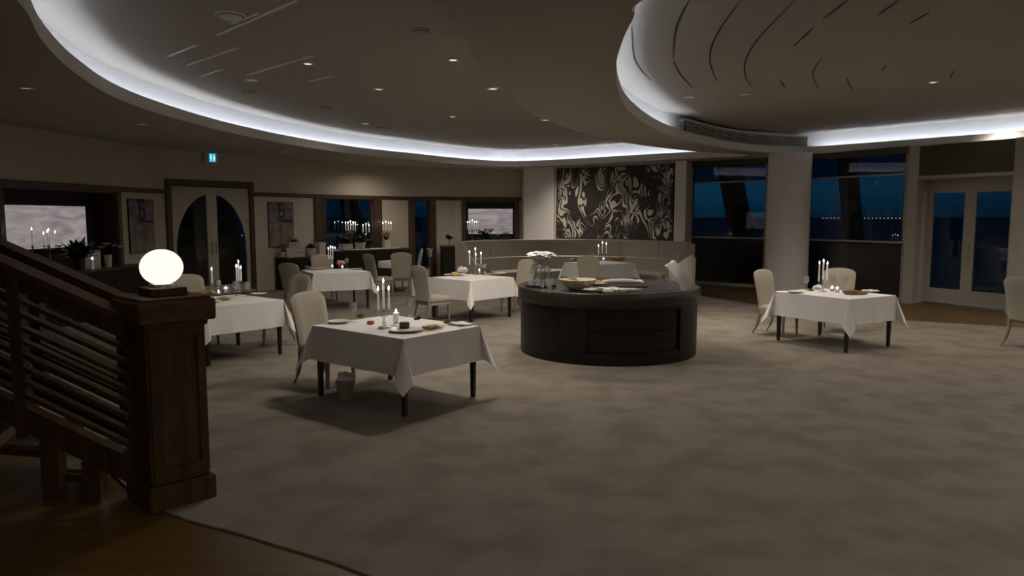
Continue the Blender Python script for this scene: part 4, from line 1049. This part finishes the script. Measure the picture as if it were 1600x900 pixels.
o = M_().blob(.20, .18, .05, (0, 0, .0), .5, 3, 6, 24, 12).build('cloth_cover', MT['cloth'], smooth=True, loc=tr+Vector((0, 0, .43))); tag(o, 'white cloth lying over the stacked goblets', 'cloth')
for k, (x, y) in enumerate(((848, 456), (858, 457), (861, 451))):
    o = M_().lathe([(.03, 0), (.012, .012), (.02, .03), (.006, .045), (.028, .07), (.034, .11), (.032, .11), (.025, .07), (0, .05)], 12, closed=False).build('cut_glass', MT['crystal'], smooth=True, fix=False, loc=at(x, y, BZ)); tag(o, ['left', 'front', 'right'][k]+'most small cut glass in front of the buffet tray', 'glass', 'small cut glasses in front of the tray')
bw = thing('serving_bowl', 'large cream bowl holding bread at the left of the buffet', 'bowl', at(903, 453, BZ))
M_().lathe([(.10, 0), (.115, .01), (.15, .03), (.215, .095), (.25, .14), (.243, .143), (.205, .10), (.13, .035), (0, .028)], 40, closed=False).build('bowl_shell', MT['cream'], bw, smooth=True, fix=False)
bp = at(903, 453, BZ)
for k, (dx, dy, s, r_) in enumerate(((-.07, .0, 1.25, 0), (.04, .02, .8, 1), (.10, -.02, .7, 1), (.02, -.08, .65, 0), (.12, .07, .7, 1), (.02, .11, .8, 1))):
    o = M_().blob(.062*s, .05*s, .045*s, (0, 0, .04*s), .3, 2.2, k, 14, 10).build('bread_roll', MT['bread'] if r_ else MT['brown'], smooth=True, loc=bp+Vector((dx, dy, .055))); o.rotation_euler = (0, 0, k)
    tag(o, ['large round brown loaf', 'pale roll at the centre', 'pale roll at the right', 'small brown roll at the front', 'pale roll at the right back', 'pale roll at the back'][k]+' in the cream buffet bowl', 'bread', 'bread in the cream bowl')
sb = at(935, 446, BZ); o = M_().lathe([(0, 0), (.07, .005), (.12, .03), (.117, .033), (.068, .012), (0, .01)], 24).build('small_dish', MT['cream'], smooth=True, loc=sb); tag(o, 'small cream dish right of the bread bowl', 'dish')
food('shrimp_heap', 'heap of pale orange food in the small buffet dish', 'food', sb+Vector((0, 0, .01)), MT['bread'], (.09, .06, .045), 9, .5, 71)
o = M_().box(-.30, .34, -.10, .10, 0, .015, bev=.004).build('serving_board', MT['leg'], loc=at(972, 448, BZ)); o.rotation_euler = (0, 0, -.05); tag(o, 'dark serving board at the middle of the buffet', 'board')
bd = at(972, 443, BZ+.016)
m = M_(); m.tube([(-.28, 0, .03), (-.15, .005, .036), (0, 0, .036), (.12, -.005, .034), (.2, -.01, .03)], [.018, .032, .035, .032, .02], 12); m.tube([(.19, -.01, .03), (.24, -.04, .035), (.29, -.09, .02)], [.02, .028, .008], 8); m.tube([(.19, -.01, .03), (.26, .0, .035), (.31, .01, .02)], [.02, .026, .008], 8)
o = m.build('wrapped_baguette', MT['pink'], smooth=True, loc=bd); tag(o, 'long loaf wrapped in pale pink cloth on the buffet board', 'bread')
o = M_().tube([(0, 0, .006), (.12, -.02, .006)], .006).build('bread_knife', MT['steel'], loc=bd+Vector((.36, -.03, -.012))); tag(o, 'thin silver knife at the right of the buffet board', 'knife')
pl = at(956, 456, BZ)
o = M_().lathe([(0, 0), (.12, 0), (.19, .014), (.188, .017), (.12, .005), (0, .005)], 32).build('serving_plate', MT['plate'], smooth=True, loc=pl); tag(o, 'flat white plate at the front of the buffet', 'plate')
for k, (dx, dy, sx) in enumerate(((-.27, -.02, .10), (-.14, .03, .09), (0, .04, .12), (.06, -.04, .12), (-.06, -.08, .11), (.2, .0, .15))):
    o = M_().blob(sx, .055, .022, (0, 0, .025), .5, 2.5, k+3, 16, 8).build('flatbread', MT['plate'] if k != 1 else MT['cream'], smooth=True, loc=pl+Vector((dx, dy, .005 if k in (0, 5) else .014))); o.rotation_euler = (0, 0, k*.5 if k not in (0, 5) else 0)
    tag(o, ['left-end', 'cream coloured', 'rear middle', 'front right', 'front middle', 'long right-hand'][k]+' white flatbread at the buffet front', 'bread', 'white flatbreads at the buffet front')
leaves('herb_bunch', 'dark herb leaves by the flatbreads on the buffet', at(937, 459, BZ), MT['leaf'], .05, 14, 77)
mn = at(1066, 455, BZ)
nf = thing('napkin_bundle', 'stack of white folded napkins leaning at the right end of the buffet', 'napkins', mn)
for k in range(5):
    m = M_(); a_ = -.045+.022*k; n_ = 7; vs = []; fs = []
    for i in range(n_+1):
        f = i/n_; x = -.17+.24*f+a_; z = .33*(1-f)**.85+.012+.012*k; wv = .03+.075*math.sin(PI*min(1, f*.75+.1))
        for sd in (-1, 1):
            vs += [(x+.012*sd, -wv+.01*math.sin(k+i), z+.01*sd), (x+.012*sd+.01*math.sin(i*1.3+k), wv+.01*math.sin(k*2+i), z+.01*sd)]
    for i in range(n_):
        q = 4*i; fs += [(q, q+4, q+5, q+1), (q+2, q+3, q+7, q+6), (q, q+2, q+6, q+4), (q+1, q+5, q+7, q+3)]
    fs += [(0, 1, 3, 2), (4*n_, 4*n_+2, 4*n_+3, 4*n_+1)]
    m.add(vs, fs).build('folded_napkin', MT['cloth'], nf, smooth=True)
m = M_()
for s_ in (-.06, .06): m.tube([(s_-.10, .1, .0), (s_-.12, .1, .28), (s_-.06, .1, .30), (s_-.0, .08, .12), (s_+.04, .06, 0)], .005, 6)
m.tube([(-.2, .1, .14), (-.02, .1, .14)], .004); m.tube([(-.18, .1, 0), (.1, .1, 0)], .005)
o = m.build('napkin_stand', MT['steel'], loc=mn+Vector((-.10, .05, .006))); tag(o, 'thin wire stand behind the leaning napkins', 'stand')

# ------------------------------------------------------------------ console dressing
def pot_plant(label, p, potr, poth, lm, leafr, n, seed, mt=None, sqr=False, blossoms=None, cat='plant', name='potted_plant'):
    t = thing(name, label, cat, p, .6)
    if sqr: M_().box(-potr, potr, -potr, potr, 0, poth, bev=.006).build('pot', mt or MT['pot'], t)
    else: M_().lathe([(0, 0), (potr*.8, 0), (potr, poth), (potr*.92, poth), (potr*.9, poth-.03), (0, poth-.03)], 20).build('pot', mt or MT['pot'], t, smooth=True)
    m = M_(); rnd = random.Random(seed)
    for k in range(n):
        a = rnd.uniform(0, 2*PI); t_ = rnd.uniform(.1, 1.3); L = leafr*rnd.uniform(.5, 1.1); w_ = L*.22
        R = Matrix.Translation((0, 0, poth-.02)) @ Matrix.Rotation(a, 4, 'Z') @ Matrix.Rotation(-t_, 4, 'Y')
        m.add([(0, 0, 0), (.5*L, w_, .02), (L, 0, -.02*t_), (.5*L, -w_, .02), (.55*L, 0, .035)], [(0, 1, 4), (1, 2, 4), (2, 3, 4), (3, 0, 4)], R)
    m.build('foliage', lm, t)
    if blossoms:
        bmte, nb, br, bh = blossoms
        for k in range(nb):
            a = rnd.uniform(0, 2*PI); d = rnd.uniform(.2, 1)*leafr*.8; c = (d*math.cos(a), d*math.sin(a), poth+bh*rnd.uniform(.5, 1))
            bl = M_()
            for j in range(6):
                R = Matrix.Translation(c) @ Matrix.Rotation(j*PI/3, 4, 'Z') @ Matrix.Rotation(-.5, 4, 'Y')
                bl.add([(0, 0, 0), (.5*br, .3*br, .1*br), (br, 0, 0), (.5*br, -.3*br, .1*br)], [(0, 1, 2, 3)], R)
            b = bl.build('blossom', bmte, t, fix=False)
            M_().tube([(0, 0, poth-.02), c], .004, 4).build('flower_stem', lm, t)
    return t
A, B = V[4], V[5]; cz = .962; uu = lambda px, off: on(A, B, along(A, B, px), off)
def onc(px, off, z): p = uu(px, off); return Vector((p.x, p.y, z))
m = M_().box(0, 2.3, -.20, .20, 0, .012, bev=.002); o = m.build('table_runner', MT['cloth'], loc=onc(507, .35, cz)); o.rotation_euler = (0, 0, math.atan2(B[1]-A[1], B[0]-A[0])); tag(o, 'white cloth runner on the flower console', 'runner')
cz2 = cz+.013
pot_plant('low white planter with dark leaves in the middle of the flower console', onc(549, .42, cz2), .16, .19, MT['leaf'], .24, 60, 1)
pot_plant('square white pot with yellow flowers at the right of the flower console', onc(590, .42, cz2), .10, .24, MT['leaf'], .14, 20, 2, None, True, (MT['yellow'], 12, .10, .17))
pot_plant('tall white box with dark trailing leaves at the left of the flower console', onc(524, .50, cz2), .15, .17, MT['leaf'], .28, 60, 3, None, True)
pot_plant('dark leafy plant between the pots on the flower console', onc(566, .30, cz2), .09, .12, MT['leaf'], .26, 50, 14, MT['leg'])
candelabra('tall silver five-light candelabra at the left of the flower console', onc(542, .20, cz2), [.24, .22, .22, .22, .22], .15, .52, 20, True)
candelabra('tall silver five-light candelabra at the right of the flower console', onc(597, .20, cz2), [.24, .22, .22, .22, .22], .17, .50, 50, True)
candelabra('added silver candelabra standing in for candle reflections at the middle of the flower console', onc(566, .20, cz2), [.22, .2, .2, .2, .2], .12, .46, 35, True)  # added in place of the candles mirrored in the window glass
tealight('bright votive on the flower console by the left box', onc(517, .2, cz2+.0), .06, .03)
A, B = V[6], V[7]; cz = .992
candelabra('tall silver five-light candelabra beside the lilies on the far console', onc(734, .62, cz), [.26, .22, .22, .22, .22], .16, .50, 10, True)
pot_plant('white lilies with dark leaves on the far console', onc(754, .66, cz), .09, .18, MT['leaf'], .34, 50, 5, None, False, (MT['lily'], 11, .17, .28))
pot_plant('white lilies at the right end before the far niche', onc(784, .20, .932), .06, .16, MT['leaf'], .22, 24, 6, MT['leg'], False, (MT['lily'], 4, .13, .26))
pot_plant('small dark leaved plant in a slim glass on the far console', onc(699, .62, cz), .03, .2, MT['leaf'], .24, 22, 7, MT['crystal'])
A, B = V[3], V[4]; cz = .854
def crate(label, p, ang, w, d, h):
    t = thing('wooden_crate', label, 'crate', p, ang)
    M_().box(-w/2, w/2, -d/2, d/2, 0, .012).build('crate_base', MT['pot'], t)
    for k in range(2):
        z0 = .0+k*h*.52; 
        for sgn in (-1, 1):
            M_().box(-w/2, w/2, sgn*d/2-.008, sgn*d/2+.008, z0, z0+h*.44).build('slat', MT['pot'], t)
            M_().box(sgn*w/2-.008, sgn*w/2+.008, -d/2, d/2, z0, z0+h*.44).build('slat', MT['pot'], t)
    for sx in (-1, 1):
        for sy in (-1, 1): M_().box(sx*(w/2-.03)-.01, sx*(w/2-.03)+.01, sy*(d/2-.02)-.01, sy*(d/2-.02)+.01, 0, h).build('corner_post', MT['pot'], t)
    return t
an = math.atan2(B[1]-A[1], B[0]-A[0])
crate('lower white slatted crate on the low cabinet under the right poster', onc(447, .32, cz), an-.5, .46, .34, .24)
crate('smaller white slatted crate stacked on the lower crate', onc(446, .32, cz+.245), an-.5, .26, .22, .14)
pot_plant('dark dried bunch in the top crate', onc(446, .32, cz+.26), .07, .1, MT['leaf'], .2, 22, 8, MT['leg'])
pot_plant('yellow flowers at the left end of the low cabinet', onc(430, .30, cz), .05, .14, MT['leaf'], .12, 10, 9, MT['pot'], False, (MT['yellow'], 14, .09, .2), 'flowers')
pot_plant('white pot with dark leaves at the right of the low cabinet', onc(473, .32, cz), .14, .2, MT['leaf'], .2, 36, 10)
t = thing('gift_box', 'tall white lidded box beside the white pot near the wood post', 'box', onc(491, .22, .012), an)
M_().box(-.11, .11, -.11, .11, 0, 1.12, bev=.004).build('box_body', MT['pot'], t); M_().box(-.125, .125, -.125, .125, 1.12, 1.18, bev=.004).build('lid', MT['pot'], t)
t = thing('floor_planter', 'tall white tapered planter with dark leaves in front of the low cabinet', 'planter', onc(452, .85, .012))
M_().lathe([(0, 0), (.12, 0), (.2, .62), (.18, .62), (.16, .56), (0, .56)], 24).build('pot', MT['pot'], t, smooth=True)
m = M_(); rnd = random.Random(4)
for k in range(40):
    R = Matrix.Translation((0, 0, .58)) @ Matrix.Rotation(rnd.uniform(0, 6.28), 4, 'Z') @ Matrix.Rotation(-rnd.uniform(.2, 1.3), 4, 'Y'); L = rnd.uniform(.12, .26)
    m.add([(0, 0, 0), (.5*L, .05, .02), (L, 0, 0), (.5*L, -.05, .02)], [(0, 1, 2, 3)], R)
m.build('foliage', MT['leaf'], t, fix=False)
# ice bucket stand
p = at(672, 434, .012)
t = thing('ice_bucket_stand', 'tall silver ice bucket on a stand by the narrow window', 'ice bucket', p)
M_().lathe([(.13, 0), (.14, .015), (.03, .04), (.02, .08), (.02, .62), (.10, .66)], 20).build('stand', MT['steel'], t, smooth=True)
M_().lathe([(.0, .66), (.09, .66), (.12, .86), (.135, .9), (.125, .9), (.11, .86), (.08, .68), (0, .68)], 24).build('bucket', MT['steel'], t, smooth=True)
o = M_().lathe([(0, 0), (.036, 0), (.038, .16), (.014, .22), (.014, .28), (0, .28)], 14).build('bottle', MT['leaf'], smooth=True, loc=p+Vector((.03, 0, .69))); tag(o, 'dark bottle standing in the silver ice bucket', 'bottle')
o = M_().box(-.2, .2, -.2, .2, 0, .42, bev=.01).build('linen_box', MT['cloth'], loc=(-2.18, 17.6, .012)); tag(o, 'white linen covered box between the far chairs', 'box')
o = M_().box(-.12, .14, -.03, .03, 0, .22, bev=.006).build('magazine_bundle', mat('printed paper', (.30, .28, .30), .6, noise_=((.04, .035, .04), (25, 25, 25), 2, .45, .5)), loc=(-2.2, 17.5, .433)); tag(o, 'patterned paper bundle on the white linen box', 'magazines')
# far left niche console
A, B = V[1], V[2]; cz = .932
for k, (px, hs) in enumerate(((23, [.27]), (50, [.25, .22, .20, .23]))):
    candelabra(['single tall candlestick at the far left before the lit picture', 'four-light tall silver candelabra before the far left picture'][k], onc(px, .32, cz), hs, .10, .47, 30, True)
pot_plant('white pot with brown lid and trailing leaves before the far left picture', onc(117, .33, cz), .13, .34, MT['leaf'], .16, 8, 11, None, True)
pot_plant('yellow roses with dark leaves left of the square pot', onc(88, .42, cz), .10, .22, MT['leaf'], .42, 60, 12, MT['leg'], False, (MT['yellow'], 8, .09, .22), 'flowers')
pot_plant('pale orchids at the right end of the far left console', onc(143, .33, cz), .07, .24, MT['leaf'], .26, 30, 13, None, False, (MT['lily'], 7, .09, .22), 'flowers')
tealight('votive on the far left console by the square pot', onc(103, .5, cz), .3, .03)
